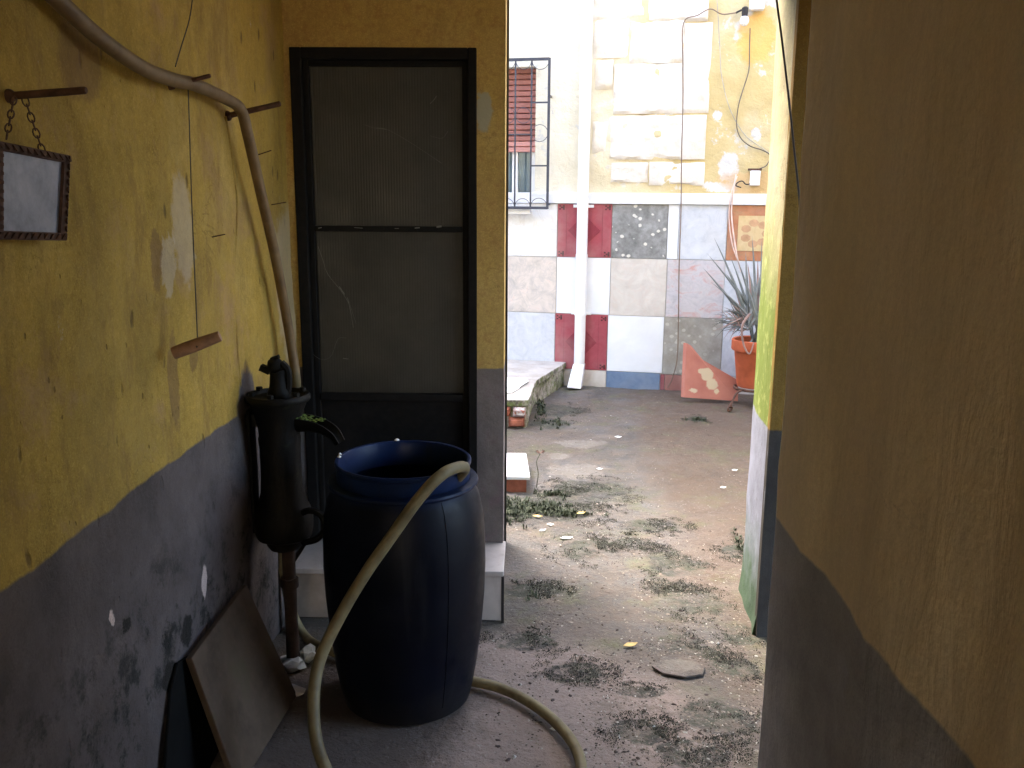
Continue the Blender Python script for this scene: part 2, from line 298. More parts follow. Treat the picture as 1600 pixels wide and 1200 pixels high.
def ground_mat():
    m = Mt('yard_ground', .75, .35); P = m.xyz()
    n1 = m.noise(1.3, det=8, rough=.62); n2 = m.noise(6, det=8, rough=.7); n3 = m.noise(30, det=6, rough=.7)
    a = m.ramp(n1, (.32, (.045, .037, .03)), (.47, (.074, .067, .06)), (.56, (.098, .091, .086)), (.72, (.072, .062, .05)))
    a = m.mix(m.ramp(n2, (.42, 0.), (.7, .45)), a, (.24, .18, .13))
    # orange earth along the right and pale pinkish cement near the barrel
    er = m.ramp(m.ma('ADD', m.ma('SUBTRACT', P[0], m.ma('MULTIPLY', P[1], .02)), m.ma('MULTIPLY', m.noise(2.4, det=6), .5)), (.78, 0.), (1.0, .75))
    a = m.mix(er, a, (.092, .060, .038))
    for (x, y, r) in ((830, 690, .5), (900, 640, .5), (1130, 700, .5), (850, 1000, .25)):
        a = m.mix(m.ma('MULTIPLY', m.near(onZ(x, y), r, .5, (1, 1, 1), 3), .45), a, (.105, .074, .053))
    sm = m.near(Vector((-.15, 2.3, 0)), .85, .4, (1, 1, 1), 3)
    a = m.mix(m.ma('MULTIPLY', sm, .75), a, m.ramp(n2, (.3, (.22, .165, .135)), (.7, (.35, .27, .23))))
    floor_shade = m.near(onZ(570, 1090), .42, .45, (1, .8, 1), 4)
    a = m.mix(m.ma('MULTIPLY', floor_shade, .6), a, (.085, .065, .052))  # painted shade on the floor round the barrel and pump
    grn = m.ramp(m.noise(3.2, det=7, rough=.7, loc=(3, 8, 0)), (.53, 0.), (.66, .6))
    grn = m.ma('MULTIPLY', grn, m.ma('SUBTRACT', 1., sm))
    a = m.mix(grn, a, (.10, .107, .045))
    dk = None
    for (x, y, r, sy) in MOSS:
        k = m.near(onZ(x, y), r, r*1.5, (1, sy, 1), 7)
        dk = k if dk is None else m.ma('MAXIMUM', dk, k)
    dk = m.ma('MULTIPLY', dk, m.ramp(m.noise(11, det=9, rough=.85), (.38, 0.), (.52, .95)))
    a = m.mix(dk, a, m.ramp(m.noise(8, det=5, loc=(4, 4, 4)), (.4, (.030, .029, .024)), (.6, (.045, .05, .03))))
    wide = m.ma('MULTIPLY', m.ramp(m.noise(2.1, det=5, loc=(0, 2, 6)), (.42, 0.), (.6, 1.)), m.ramp(m.noise(13, det=9, rough=.85, loc=(8, 3, 0)), (.5, 0.), (.62, .7)))
    a = m.mix(m.ma('MULTIPLY', wide, m.ma('SUBTRACT', 1., sm)), a, (.045, .043, .034))
    for (x, y, r) in ((905, 692, .13), (900, 735, .14), (872, 712, .07), (1065, 1042, .05)):
        a = m.mix(m.ma('MULTIPLY', m.near(onZ(x, y), r, r*3.2, (.8, 1, 1), 9), .7), a, (.18, .16, .135))
    a = m.mix(m.ramp(n3, (.6, 0.), (.75, .6)), a, (.13, .1, .08))
    a = m.mix(m.ramp(m.noise(70, det=2, loc=(2, 2, 0)), (.66, 0.), (.70, .7)), a, (.26, .24, .21))
    a = m.mix(m.ramp(m.noise(48, det=6, rough=.8, loc=(7, 2, 3)), (.56, 0.), (.66, .6)), a, (.035, .03, .026))
    # the dirt gets deeper and browner close to the passage threshold
    th = m.ramp(m.noise(11, det=8, rough=.8, loc=(6, 1, 0)), (.5, 0.), (.6, .7))
    band = m.ma('MULTIPLY', m.ramp(m.ma('DIVIDE', P[1], 10), (.17, 0.), (.25, 1.), (.36, 1.), (.44, .2)), m.ramp(P[0], (.0, 0.), (.35, 1.)))
    a = m.mix(m.ma('MULTIPLY', th, band), a, (.12, .09, .07))
    m.col(a).rgh(m.ramp(n2, (.3, .45), (.7, .9)))
    m.bump(n2, .7, .03).bump(n3, .9, .010).bump(m.noise(120, det=3), .5, .002); M['ground'] = m.m
MOSS = [(925, 765, .22, 1.2), (860, 790, .3, 1.3), (1015, 820, .17, 1.6), (910, 860, .14, 1), (985, 850, .14, 1.6), (1055, 880, .14, 1),
        (1090, 940, .13, 1), (1050, 920, .1, 1), (835, 920, .13, 2), (1060, 1005, .09, 1), (1110, 1020, .06, 1), (1150, 860, .09, 1),
        (820, 1000, .13, 1.6), (900, 1050, .12, 1.5), (1150, 1040, .1, 1.5), (1090, 655, .09, 1), (1000, 1080, .08, 2), (870, 640, .2, 1), (1160, 990, .08, 1),
        (1120, 1120, .13, 1.3), (1090, 1175, .12, 1.4), (1000, 1140, .1, 1.4), (860, 660, .15, 1)]
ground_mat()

# ------------------------------------------------------------------ mesh helpers
ORG = {}
class MB:
    def __init__(s): s.v = []; s.f = []
    def add(s, vs, fs):
        b = len(s.v); s.v += [Vector(v) for v in vs]; s.f += [tuple(i+b for i in f) for f in fs]; return s
    def box(s, c, d, rot=None):
        c = Vector(c); vs = []
        for k in range(8):
            q = Vector(((k & 1)-.5, ((k >> 1) & 1)-.5, ((k >> 2) & 1)-.5)); q = Vector((q.x*d[0], q.y*d[1], q.z*d[2]))
            vs.append(c+(rot @ q if rot else q))
        return s.add(vs, [(0, 2, 3, 1), (4, 5, 7, 6), (0, 1, 5, 4), (2, 6, 7, 3), (0, 4, 6, 2), (1, 3, 7, 5)])
    def bbox(s, a, b): return s.box((Vector(a)+Vector(b))/2, [abs(q-p) for p, q in zip(a, b)])
    def prism(s, pts, off):
        n = len(pts); off = Vector(off); a = [Vector(p) for p in pts]
        return s.add(a+[p+off for p in a], [tuple(range(n)), tuple(range(2*n-1, n-1, -1))]+[(i, i+n, (i+1) % n+n, (i+1) % n) for i in range(n)])
    def lathe(s, prof, o, n=32, axis=None, wob=0., cap=True):
        o = Vector(o); vs = []; fs = []
        for k, (r, z) in enumerate(prof):
            for i in range(n):
                a = 2*math.pi*i/n; q = Vector((r*math.cos(a), r*math.sin(a), z))
                if wob: q *= 1+wob*mn.noise(q*30)
                vs.append(o+(axis @ q if axis else q))
        for k in range(len(prof)-1):
            for i in range(n): j = (i+1) % n; fs.append((k*n+i, k*n+j, k*n+n+j, k*n+n+i))
        if cap and prof[0][0] > 1e-5: fs.append(tuple(range(n-1, -1, -1)))
        if cap and prof[-1][0] > 1e-5: fs.append(tuple(range((len(prof)-1)*n, len(prof)*n)))
        return s.add(vs, fs)
    def tube(s, pts, r, n=8, seg=6, rf=None):
        P = spline(pts, seg) if seg > 1 else [Vector(p) for p in pts]
        vs = []; fs = []; up = None; N = len(P)
        for i, p in enumerate(P):
            t = (P[min(i+1, N-1)]-P[max(i-1, 0)]).normalized()
            if up is None: up = t.orthogonal().normalized()
            up = (up-t*up.dot(t)).normalized(); b = t.cross(up)
            rr = rf(i/(N-1)) if rf else r
            for k in range(n): a = 2*math.pi*k/n; vs.append(p+(up*math.cos(a)+b*math.sin(a))*rr)
        for i in range(N-1):
            for k in range(n): j = (k+1) % n; fs.append((i*n+k, i*n+j, i*n+n+j, i*n+n+k))
        fs += [tuple(range(n-1, -1, -1)), tuple(range((N-1)*n, N*n))]
        return s.add(vs, fs)
    def slab(s, P0, U, V, N, nu, nv, thick, disp=None, sides=True, skip=None):
        """a sheet P0+aU+bV (a,b in 0..1) with its own relief along N, closed to a back face thick behind"""
        P0, U, V, N = Vector(P0), Vector(U), Vector(V), Vector(N).normalized()
        vs = []; fs = []
        for j in range(nv+1):
            for i in range(nu+1):
                p = P0+U*(i/nu)+V*(j/nv); vs.append(p+N*(disp(p, i/nu, j/nv) if disp else 0))
        q = lambda i, j: j*(nu+1)+i
        fl = U.cross(V).dot(N) < 0
        for j in range(nv):
            for i in range(nu):
                if skip and skip((i+.5)/nu, (j+.5)/nv): continue
                f = (q(i, j), q(i+1, j), q(i+1, j+1), q(i, j+1)); fs.append(f[::-1] if fl else f)
        if thick:
            ring = [q(i, 0) for i in range(nu+1)]+[q(nu, j) for j in range(1, nv+1)]+[q(i, nv) for i in range(nu-1, -1, -1)]+[q(0, j) for j in range(nv-1, 0, -1)]
            b = len(vs)
            for k in ring:
                i, j = k % (nu+1), k//(nu+1); vs.append(P0+U*(i/nu)+V*(j/nv)-N*thick)
            L = len(ring)
            for k in range(L):
                k2 = (k+1) % L; f = (ring[k], b+k, b+k2, ring[k2]); fs.append(f[::-1] if fl else f)
            if not skip:
                f = tuple(range(b, b+L)); fs.append(f if fl else f[::-1])
        return s.add(vs, fs)
    def build(s, name, mat, parent=None, base=None, smooth=False, bevel=0.):
        me = bpy.data.meshes.new(name)
        org = ORG[parent.name] if parent else Vector(base if base is not None else (0, 0, 0))
        me.from_pydata([v-org for v in s.v], [], s.f); me.update()
        if smooth:
            me.polygons.foreach_set('use_smooth', [True]*len(me.polygons))
            me.set_sharp_from_angle(angle=R(40))
        ms = mat if isinstance(mat, list) else [mat]
        for m in ms: me.materials.append(M[m] if isinstance(m, str) else m)
        o = bpy.data.objects.new(name, me); col.objects.link(o)
        if parent: o.parent = parent
        else: o.location = org
        ORG[o.name] = org
        if bevel:
            b = o.modifiers.new('bevel', 'BEVEL'); b.width = bevel; b.segments = 2; b.limit_method = 'ANGLE'; b.angle_limit = R(40)
        return o
def spline(pts, seg=6):
    P = [Vector(p) for p in pts]; P = [P[0]*2-P[1]]+P+[P[-1]*2-P[-2]]; out = []
    for i in range(1, len(P)-2):
        a, b, c, d = P[i-1:i+3]
        for k in range(seg):
            t = k/seg; out.append(.5*((2*b)+(c-a)*t+(2*a-5*b+4*c-d)*t*t+(3*b-a-3*c+d)*t**3))
    out.append(P[-2]); return out
def tag(o, label=None, cat=None, group=None, kind=None):
    if label: o['label'] = label
    if cat: o['category'] = cat
    if group: o['group'] = group
    if kind: o['kind'] = kind
    return o
def thing(name, label, cat, loc, group=None):
    o = bpy.data.objects.new(name, None); col.objects.link(o); o.location = loc; o.empty_display_size = .1
    ORG[o.name] = Vector(loc); return tag(o, label, cat, group)
def nz(p, s, d=(0, 0, 0)): return mn.noise(Vector((p[0]*s+d[0], p[1]*s+d[1], p[2]*s+d[2])))

# ------------------------------------------------------------------ the setting
def axis_pts(lo, a, b, hi, fine, k):
    out = [a+i*(b-a)/fine for i in range(fine+1)]; s = (b-a)/fine; x = a; st = s
    L = []
    while x > lo: st *= k; x -= st; L.append(max(x, lo))
    x = b; st = s; Rr = []
    while x < hi: st *= k; x += st; Rr.append(min(x, hi))
    return L[::-1]+out+Rr
def ground_z(x, y):
    p = (x, y, 0)
    z = .012*nz(p, 1.4)+.008*nz(p, 5)+.004*nz(p, 16)
    k = max(0, min(1, (y-2.6)/.6)) if x > -.1 else 0.
    return z*(.25+.75*k) - .004
xs = axis_pts(-60, -1.0, 2.2, 60, 110, 1.35); ys = axis_pts(-60, 1.4, 8.0, 60, 210, 1.35)
g = MB(); g.v = [Vector((x, y, ground_z(x, y))) for y in ys for x in xs]; nx = len(xs)
g.f = [(j*nx+i, j*nx+i+1, (j+1)*nx+i+1, (j+1)*nx+i) for j in range(len(ys)-1) for i in range(nx-1)]
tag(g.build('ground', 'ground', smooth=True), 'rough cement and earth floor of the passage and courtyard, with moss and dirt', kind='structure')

XL, XR = -.927, .54
CEIL = 2.62
# left passage wall
def dl(p, a, b): return .012*nz(p, 1.3, (3, 0, 0))+.009*nz(p, 4)+.004*nz((p[0], p[1]*1.6, p[2]*.8), 9)+.0022*nz(p, 22)
mb = MB().slab((XL, -2.6, -.05), (0, 6.2, 0), (0, 0, 2.72), (1, 0, 0), 180, 90, .3, dl)
left_wall = tag(mb.build('passage_wall', 'plaster_left', base=(XL, 0, 0), smooth=True), 'long stained yellow wall over a grey dado on the left, behind the hand pump', 'wall')
# right passage wall with its rounded end
mb = MB()
path = [Vector((XR, y, 0)) for y in [(-2.6+i*.05) for i in range(88)]]
ye = 1.87
path = [p for p in path if p.y < ye-.035]+[Vector((XR+.03*(1-math.cos(a)), ye-.03+.03*math.sin(a), 0)) for a in (R(0), R(22), R(45), R(68), R(90))]+[Vector((XR+x, ye, 0)) for x in (.08, .16, .24, .3)]
nzs = 100; vs = []
for j in range(nzs+1):
    z = -.05+2.72*j/nzs
    for i, p in enumerate(path):
        q = Vector((p.x, p.y, z)); lean = .012*nz((0, p.y*.3, z), .8, (0, 0, 5))
        d = .016*nz((0, p.y*3.4+z*.5, z*.4), 1.5, (7, 0, 0))+.009*nz((0, p.y*9+z*1.2, z*1.1), 1.3)+.003*nz(q, 12)+lean
        if p.y < ye-.001: q.x += d
        else: q.y += d*.5
        vs.append(q)
n = len(path)
fs = [(j*n+i, (j+1)*n+i, (j+1)*n+i+1, j*n+i+1) for j in range(nzs) for i in range(n-1)]
mb.add(vs, fs); mb.bbox((XR+.03, -2.6, -.05), (XR+.31, ye-.04, 2.67))
right_wall = tag(mb.build('passage_wall', 'plaster_right', base=(XR, 0, 0), smooth=True), 'rippled brown-yellow wall over a grey dado, nearest on the right', 'wall')
# ceiling, roof and unseen walls that close the house off above and behind
m_ceil = simple('ceiling_plaster', (.5, .42, .26), .9, var=.15, world=True)
mb = MB().bbox((-4, -2.6, CEIL), (2.1, 3.62, CEIL+.25)); tag(mb.build('ceiling', m_ceil), kind='structure')
mb = MB().bbox((-4, 3.32, CEIL+.25), (2.95, 3.62, 5.2)); tag(mb.build('unseen_upper_wall', 'plaster_reveal'), kind='structure')  # unseen; raised to keep sky light off the courtyard
mb = MB().bbox((.86, .9, -.05), (2.1, 1.15, CEIL)); mb.bbox((1.95, 1.1501, 2.35), (2.1, 3.12, CEIL)); mb.bbox((1.95, 1.1502, -.05), (2.1, 1.55, 2.3499))  # unseen; side opening sized to let light onto the left wall
tag(mb.build('unseen_recess_wall', 'plaster_jamb'), kind='structure')
mb = MB().bbox((2.75, 3.1, -.05), (2.95, 8.5, 5.6)); tag(mb.build('unseen_side_wall', 'ledge'), kind='structure')  # unseen side walls, added tall and pale to shape courtyard light
mb = MB().bbox((-4.1, 3.5, -.05), (-3.9, 9.5, 5.6)); tag(mb.build('unseen_side_wall', 'ledge'), kind='structure')
mb = MB().bbox((-1.2, -2.75, -.05), (-.4, -2.6, CEIL)); mb.bbox((-.4, -2.75, 2.2), (.56, -2.6, CEIL)); mb.bbox((.56, -2.75, -.05), (.9, -2.6, CEIL)); tag(mb.build('unseen_end_wall', 'plaster_pillar'), kind='structure')  # unseen wall added to limit light from behind the camera
mb = MB().bbox((-6, -8, -.05), (6, -7.6, 3.6)); tag(mb.build('street_wall', 'yard'), kind='structure')

# ------------------------------------------------------------------ wall with the iron door
DY = 3.45
PR = -.105                                            # right edge of the pier
d_l, d_r = onY(461, 300, DY).x, onY(745, 300, DY).x
d_t = onY(600, 74, DY).z
dw = thing('door_wall', 'yellow pier and wall over a grey dado around the dark iron door', 'wall', (0, DY, 0))
def dp(p, a, b): return .006*nz(p, 3)+.003*nz(p, 12)
mb = MB().slab((d_r-.004, DY, -.05), (PR-d_r+.004, 0, 0), (0, 0, 2.67), (0, -1, 0), 10, 90, .17, dp)
mb.slab((PR-.002, DY+.004, -.05), (0, .17, 0), (0, 0, 2.67), (1, 0, 0), 6, 60, .01, lambda p, a, b: .004*nz(p, 6)+.001)
mb.slab((XL-.02, DY+.001, d_t), (d_r-XL+.016, 0, 0), (0, 0, 2.62-d_t), (0, -1, 0), 24, 16, .17, dp)
if d_l > XL+.01: mb.slab((XL-.02, DY+.0015, -.05), (d_l-XL+.02, 0, 0), (0, 0, d_t+.05), (0, -1, 0), 4, 60, .15, dp)
mb.build('plaster', 'plaster_pillar', dw, smooth=True)
dr = MB()
fw = .042; yf = DY-.006
dr.bbox((d_l, yf, .2), (d_l+fw, yf+.05, d_t)); dr.bbox((d_r-fw*.8, yf, .2), (d_r, yf+.05, d_t)); dr.bbox((d_l+fw, yf, d_t-fw), (d_r-fw*.8, yf+.05, d_t))
door = dr.build('door', 'door_iron', dw, bevel=.004)
xi, xo = d_l+fw, d_r-fw*.8
def door_x(a): return xi+(xo-xi)*a
lf = MB(); ys_ = yf+.022                               # the leaf's own frame
lf.bbox((xi+.001, ys_, .2), (xi+.022, ys_+.03, d_t-fw-.001)); lf.bbox((xo-.022, ys_, .2), (xo-.001, ys_+.03, d_t-fw-.001)); lf.bbox((xi+.022, ys_, d_t-fw-.022), (xo-.022, ys_+.03, d_t-fw-.001))
lf.build('leaf_frame', 'door_iron', door, bevel=.003)
z1 = onY(600, 358, DY).z; z2 = onY(600, 622, DY).z
for zz, hh in ((z1, .022), (z2, .03)):
    r_ = MB().bbox((xi+.023, ys_-.004, zz-hh/2), (xo-.023, ys_+.03, zz+hh/2)); r_.build('rail', 'door_iron', door, bevel=.003)
def reed(za, zb, name):
    mb = MB(); W_ = xo-xi-.046; nr = int(W_/.0105); N_ = nr*6
    mb.slab((xi+.023, ys_+.018, za), (W_, 0, 0), (0, 0, zb-za), (0, -1, 0), N_, 1, .006, lambda p, a, b: .0011*abs(math.sin(math.pi*a*nr)))
    return mb.build(name, 'reeded', door, smooth=True)
reed(z1+.0112, d_t-fw-.0222, 'pane'); reed(z2+.0152, z1-.0112, 'pane')
lp = MB().slab((xi+.023, ys_+.014, .2), (xo-xi-.046, 0, 0), (0, 0, z2-.2155), (0, -1, 0), 12, 12, .004, lambda p, a, b: .002*nz(p, 5))
lp.build('lower_panel', 'door_iron', door, smooth=True)
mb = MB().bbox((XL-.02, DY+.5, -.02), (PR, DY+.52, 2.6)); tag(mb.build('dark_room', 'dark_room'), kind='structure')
# flecks of dust and old paint on the rail ledge
fk = MB()
for (x, y, w_, h_) in ((652, 356, .012, .004), (686, 354, .012, .007), (560, 356, .02, .002), (500, 356, .008, .003), (620, 357, .01, .002)):
    c = onY(x, y, ys_-.006); fk.box(c, (w_*1.6, .004, h_), Matrix.Rotation(R(random.uniform(-12, 12)), 3, 'Y'))
fk.build('paint_fleck', 'web', door)
# cobwebs
def web(lines, label):
    mb = MB()
    for pts, r in lines: mb.tube([onY(x, y, ys_-.004-.004*(i % 2)) for i, (x, y) in enumerate(pts)], r, 4, 5)
    tag(mb.build('cobweb', 'web', base=onY(*lines[0][0][0], ys_-.004)), label, 'cobweb')
web([([(497, 385), (505, 408), (512, 428), (533, 455), (545, 475), (550, 500), (552, 512)], .0008), ([(530, 448), (538, 460)], .0024), ([(545, 470), (556, 505)], .0005),
     ([(543, 465), (549, 492)], .0011)], 'thin white cobweb strand hanging down the lower glass pane of the iron door')
web([([(570, 195), (585, 200), (604, 202), (640, 222), (690, 255)], .0006), ([(588, 200), (603, 202)], .0016), ([(672, 162), (678, 156), (682, 150)], .0012), ([(672, 212), (690, 216), (700, 205)], .0006)],
    'faint cobweb threads across the upper glass pane of the iron door')
web([([(470, 510), (474, 530), (488, 552), (504, 562), (518, 555), (528, 530), (541, 528)], .0006), ([(470, 512), (475, 535)], .0022), ([(536, 560), (544, 561)], .0018), ([(476, 536), (470, 548)], .001)],
    'dusty cobweb in the lower left corner of the iron door glass, beside the hose')

# ------------------------------------------------------------------ doorstep
sx0, sx1, sy0, sy1, sz = XL+.02, onZ(787, 968).x, 3.17, DY+.02, .205
st = thing('doorstep', 'tiled doorstep with a pale nosing under the iron door, behind the barrel', 'step', (-.5, 3.3, 0))
cut = [sx0, sx0+.2, sx0+.5, sx1]
for a, b in zip(cut[:-1], cut[1:]):
    MB().bbox((a+.0015, sy0-.008, sz-.022), (b-.0015, sy1, sz)).build('tread_tile', 'step_tile', st, bevel=.003)
    MB().bbox((a+.0015, sy0, 0.0), (b-.0015, sy0+.012, sz-.0235)).build('riser_tile', 'step_tile' if b == sx1 else 'step_riser', st, bevel=.002)
MB().bbox((sx0, sy0+.013, -.03), (sx1-.01, sy1-.01, sz-.024)).build('core', 'concrete', st)
MB().bbox((sx1-.0095, sy0-.001, -.01), (sx1+.001, sy0+.008, sz-.023)).build('corner_strip', 'iron', st)

# ------------------------------------------------------------------ right-hand jamb
jb = thing('gate_jamb', 'square jamb with a dark ochre face and lime-green inner side, at the right of the courtyard opening', 'wall', (.87, 3.1, 0))
J0 = Vector((.857, 3.1, 0)); J1 = Vector((.896, 3.5, 0))
def dj(p, a, b):
    k = max(0, 1-p.z/.25)
    return .003*nz(p, 4)+.002*nz(p, 14)+k*k*.02*(nz(p, 7)+.5)*.6
mb = MB().slab(J0+Vector((0, 0, -.05)), (1.1, 0, 0), (0, 0, 2.7), (0, -1, 0), 40, 80, .03, dj)
mb.build('front_face', 'plaster_jamb', jb, smooth=True)
sn = Vector((-(J1-J0).y, (J1-J0).x, 0)).normalized()
mb = MB().slab(J0+Vector((.0, .006, -.05)), J1-J0, (0, 0, 2.7), sn, 14, 90, .004, lambda p, a, b: dj(p, a, b)+.004*math.sin(a*3))
mb.slab(J1+Vector((0, .0, -.05)), (1.9, 0, 0), (0, 0, 3.3), (0, 1, 0), 20, 30, .1, dj)
mb.build('side_face', 'plaster_reveal', jb, smooth=True)

# ------------------------------------------------------------------ far house
hs = thing('house', 'pale yellow house across the courtyard with mixed tiles along its foot and bare stone above', 'house', F(0, 0))
wu0, wu1, wv0, wv1 = -1.45, -.415, 1.56, 2.64
U0, U1, V1 = -4.6, 2.9, 6.2
nu, nv = 190, 165
def dy(p, a, b):
    u = U0+a*(U1-U0); v = 1.0+(V1-1.0)*b
    near_ = max(0, 1-abs(u-.45)/.8)
    return .010*nz(p, 2.2)+.006*nz(p, 8)+near_*(.022*nz(p, 4, (1, 2, 3))+.012*nz(p, 10))-.008-(.06 if v < 1.6 else 0)
mb = MB().slab(F(U0, 1.0), UD*(U1-U0), (0, 0, V1-1.0), ND, nu, nv, .25, dy, skip=lambda a, b: wu0 < U0+a*(U1-U0) < wu1 and wv0 < 1.0+(V1-1.0)*b < wv1)
def fbox(mb, u0, u1, v0, v1, n0, n1):
    vs = [F(u, v, n) for n in (n0, n1) for v in (v0, v1) for u in (u0, u1)]
    return mb.add(vs, [(0, 2, 3, 1), (4, 5, 7, 6), (0, 1, 5, 4), (2, 6, 7, 3), (0, 4, 6, 2), (1, 3, 7, 5)])
for a in ((wu0-.06, wu0, wv0-.05, wv1+.05), (wu1, wu1+.05, wv0-.05, wv1+.05), (wu0, wu1, wv1-.005, wv1+.05), (wu0, wu1, wv0-.05, wv0)): fbox(mb, *a, -.22, -.014)
mb.build('plaster', 'yard', hs, smooth=True)
fbox(MB(), U0, U1, -.1, 1.55, -.24, -.008).build('tile_backing', 'grout', hs)
fbox(MB(), U0, U1, 1.545, 1.632, -.05, .022).build('ledge', 'ledge', hs, bevel=.004)
# tiles
G = .0025
def tile(u0, u1, v0, v1, mat, prd=.004, bev=.0015):
    return fbox(MB(), u0+G, u1-G, v0+G, v1-G, -.007, prd+random.uniform(-.001, .0015)).build('tile', mat, hs, bevel=bev)
def red_tile(u0, u1, v0, v1):
    t = tile(u0, u1, v0, v1, 'tile_red', .004); cu, cv = (u0+u1)/2, (v0+v1)/2; w_, h_ = (u1-u0), (v1-v0)
    MB().prism([F(cu-w_*.3, cv, .0062), F(cu, cv-h_*.3, .0062), F(cu+w_*.3, cv, .0062), F(cu, cv+h_*.3, .0062)], ND*.0012).build('diamond', 'tile_red_dark', t)
    for su in (-1, 1):
        for sv in (-1, 1):
            q = MB(); a, b = cu+su*w_*.42, cv+sv*h_*.43
            for (i, j) in ((-1, -1), (1, -1), (0, 0), (-1, 1), (1, 1), (1, 0)):
                fbox(q, a+i*.016-.0075, a+i*.016+.0075, b+j*.013-.006, b+j*.013+.006, .0055, .0072)
            q.build('corner_motif', 'tile_black', t)
    q = MB()
    for s_ in (-1, 1): fbox(q, cu+s_*w_*.33-.002, cu+s_*w_*.33+.002, v0+.02, v1-.02, .0055, .0066)
    tag(q.build('inlay_lines', 'tile_red_dark', t), kind='stuff')
r1, r2, r3, r4 = 1.543, 1.10, .622, .14
c0, c1, c2, c3, c4 = -.68, -.215, .243, .71, 1.175
tile(c0, c1-.0, r2, r1, 'tile_cloud_warm'); red_tile(c1, c2, r2, r1); tile(c2, .70, r2, r1, 'tile_pebble'); tile(.70, .79, r2, r1, 'tile_white'); tile(.79, c4, r2, r1, 'tile_cloud')
tt = tile(c4, 1.62, r2, r1, 'tile_terracotta')
q = MB(); fbox(q, 1.26, 1.54, 1.18, 1.46, .0055, .0068); q.build('ochre_panel', 'tile_ochre', tt)
q = MB()
for k in range(7):
    a = 2*math.pi*k/7; c = Vector((1.40+.085*math.cos(a), 1.32+.085*math.sin(a)))
    q.prism([F(c.x+.04*math.cos(a+b), c.y+.022*math.sin(a+b)*1.4, .0065) for b in [i*math.pi/4 for i in range(8)]], ND*.001)
q.build('flower_motif', simple('tile_motif', (.5, .3, .17), .6), tt)
tile(c0, c1, r3, r2, 'tile_beige'); tile(c1, c2, r3, r2, 'tile_white'); tile(c2, c3, r3, r2, 'tile_beige_plain'); tile(c3, c4, r3, r2, 'tile_pink'); tile(c4, 1.62, r3, r2, 'tile_cloud')
tile(c0, c1-.005, r4, r3, 'tile_cloud'); red_tile(c1-.005, c2-.01, r4, r3); tile(c2-.01, c3-.005, r4, r3, 'tile_white'); tile(c3-.005, c4+.01, r4-.005, r3, 'tile_pebble_dull'); tile(c4+.01, 1.62, r4, r3, 'tile_cloud')
tile(c0, c1+.0, -.05, r4, 'tile_white'); tile(c1, c2-.012, -.05, r4, 'tile_beige_plain'); tile(c2-.012, c3-.02, -.05, r4, 'tile_blue'); tile(c3-.02, c3+.02, -.05, r4-.006, 'tile_red_dark'); tile(c3+.02, c4+.01, -.05, r4-.006, 'tile_darkred'); tile(c4+.01, 1.62, -.05, r4, 'tile_beige_plain')
for k, (a, b) in enumerate(((-1.15, c0), (-1.61, -1.15), (-2.07, -1.61))):
    for j, (va, vb) in enumerate(((r2, r1), (r3, r2), (r4, r3), (-.05, r4))):
        tile(a, b, va, vb, ['tile_white', 'tile_beige', 'tile_cloud', 'tile_pebble'][(k*3+j) % 4])
tile(1.62, 2.08, r2, r1, 'tile_white'); tile(1.62, 2.08, r3, r2, 'tile_beige'); tile(1.62, 2.08, r4, r3, 'tile_pink'); tile(1.62, 2.08, -.05, r4, 'tile_white')
# bare stones in the plaster
def stone(px0, py0, px1, py1, proud=.03, seed=0):
    u0, v1 = onF(px0, py0); u1, v0 = onF(px1, py1)
    w_, h_ = u1-u0, v1-v0; N1, N2 = max(6, int(w_/.022)), max(5, int(h_/.022))
    def d(p, a, b):
        e = min(a*w_, (1-a)*w_, b*h_, (1-b)*h_)+.024*nz(p, 7, (seed, 0, 0))+.012
        k = max(0., min(1, e/.03)); k = k*k*(3-2*k)
        return proud*k-.016+k*(.016*nz(p, 6, (seed, 0, 0))+.009*nz(p, 17)+.004*nz(p, 40))
    MB().slab(F(u0, v0), UD*w_, (0, 0, h_), ND, N1, N2, .02, d).build('stone', 'stone', hs, smooth=True)
for k, a in enumerate(((925, -60, 1010, 28), (1014, -60, 1106, 32), (1070, 36, 1107, 176), (985, 33, 1067, 98), (928, 31, 982, 90), (960, 101, 1066, 177), (930, 94, 957, 140),
                       (952, 181, 1101, 249), (1015, 253, 1100, 290), (955, 254, 1012, 285), (926, 190, 949, 240), (930, -150, 1106, -64))): stone(*a, proud=.024, seed=k*7)
# window behind the grille
wn_ = fbox(fbox(MB(), wu1-.05, wu1, wv0, wv1, -.16, -.11), wu0, wu0+.05, wv0, wv1, -.16, -.11); fbox(wn_, wu0+.05, wu1-.05, wv0, wv0+.05, -.16, -.11)
mull = onF(801, 280)[0]; fbox(wn_, mull-.03, mull+.02, wv0+.05, wv1, -.158, -.112); fbox(wn_, -1.0, -.96, wv0+.05, wv1, -.158, -.112)
win = wn_.build('window', 'white_paint', hs, bevel=.003)
fbox(MB(), wu0+.05, wu1-.05, wv0+.05, wv1, -.142, -.136).build('pane', 'glass_dark', win)
fbox(MB(), wu0+.02, wu1-.02, wv0+.02, wv1, -.2, -.19).build('dark_backing', 'dark_room', win)  # dark sheet stands in for the unlit room behind the pane
vb = onF(810, 237)[1]; v = vb
k = 0
while v < wv1-.01:
    hh = .045; p_ = [F(wu0+.003, v, -.10), F(wu0+.003, v+.006, -.086), F(wu0+.003, v+hh-.008, -.086), F(wu0+.003, v+hh-.002, -.10)]
    MB().prism(p_, UD*(wu1-wu0-.006)).build('slat', 'shutter_pale' if k in (0, 1) else 'shutter', win); v += hh; k += 1
fbox(MB(), wu0-.03, onF(832, 330)[0], 1.455, 1.50, .0, .075).build('sill', 'white_paint', hs, bevel=.005)
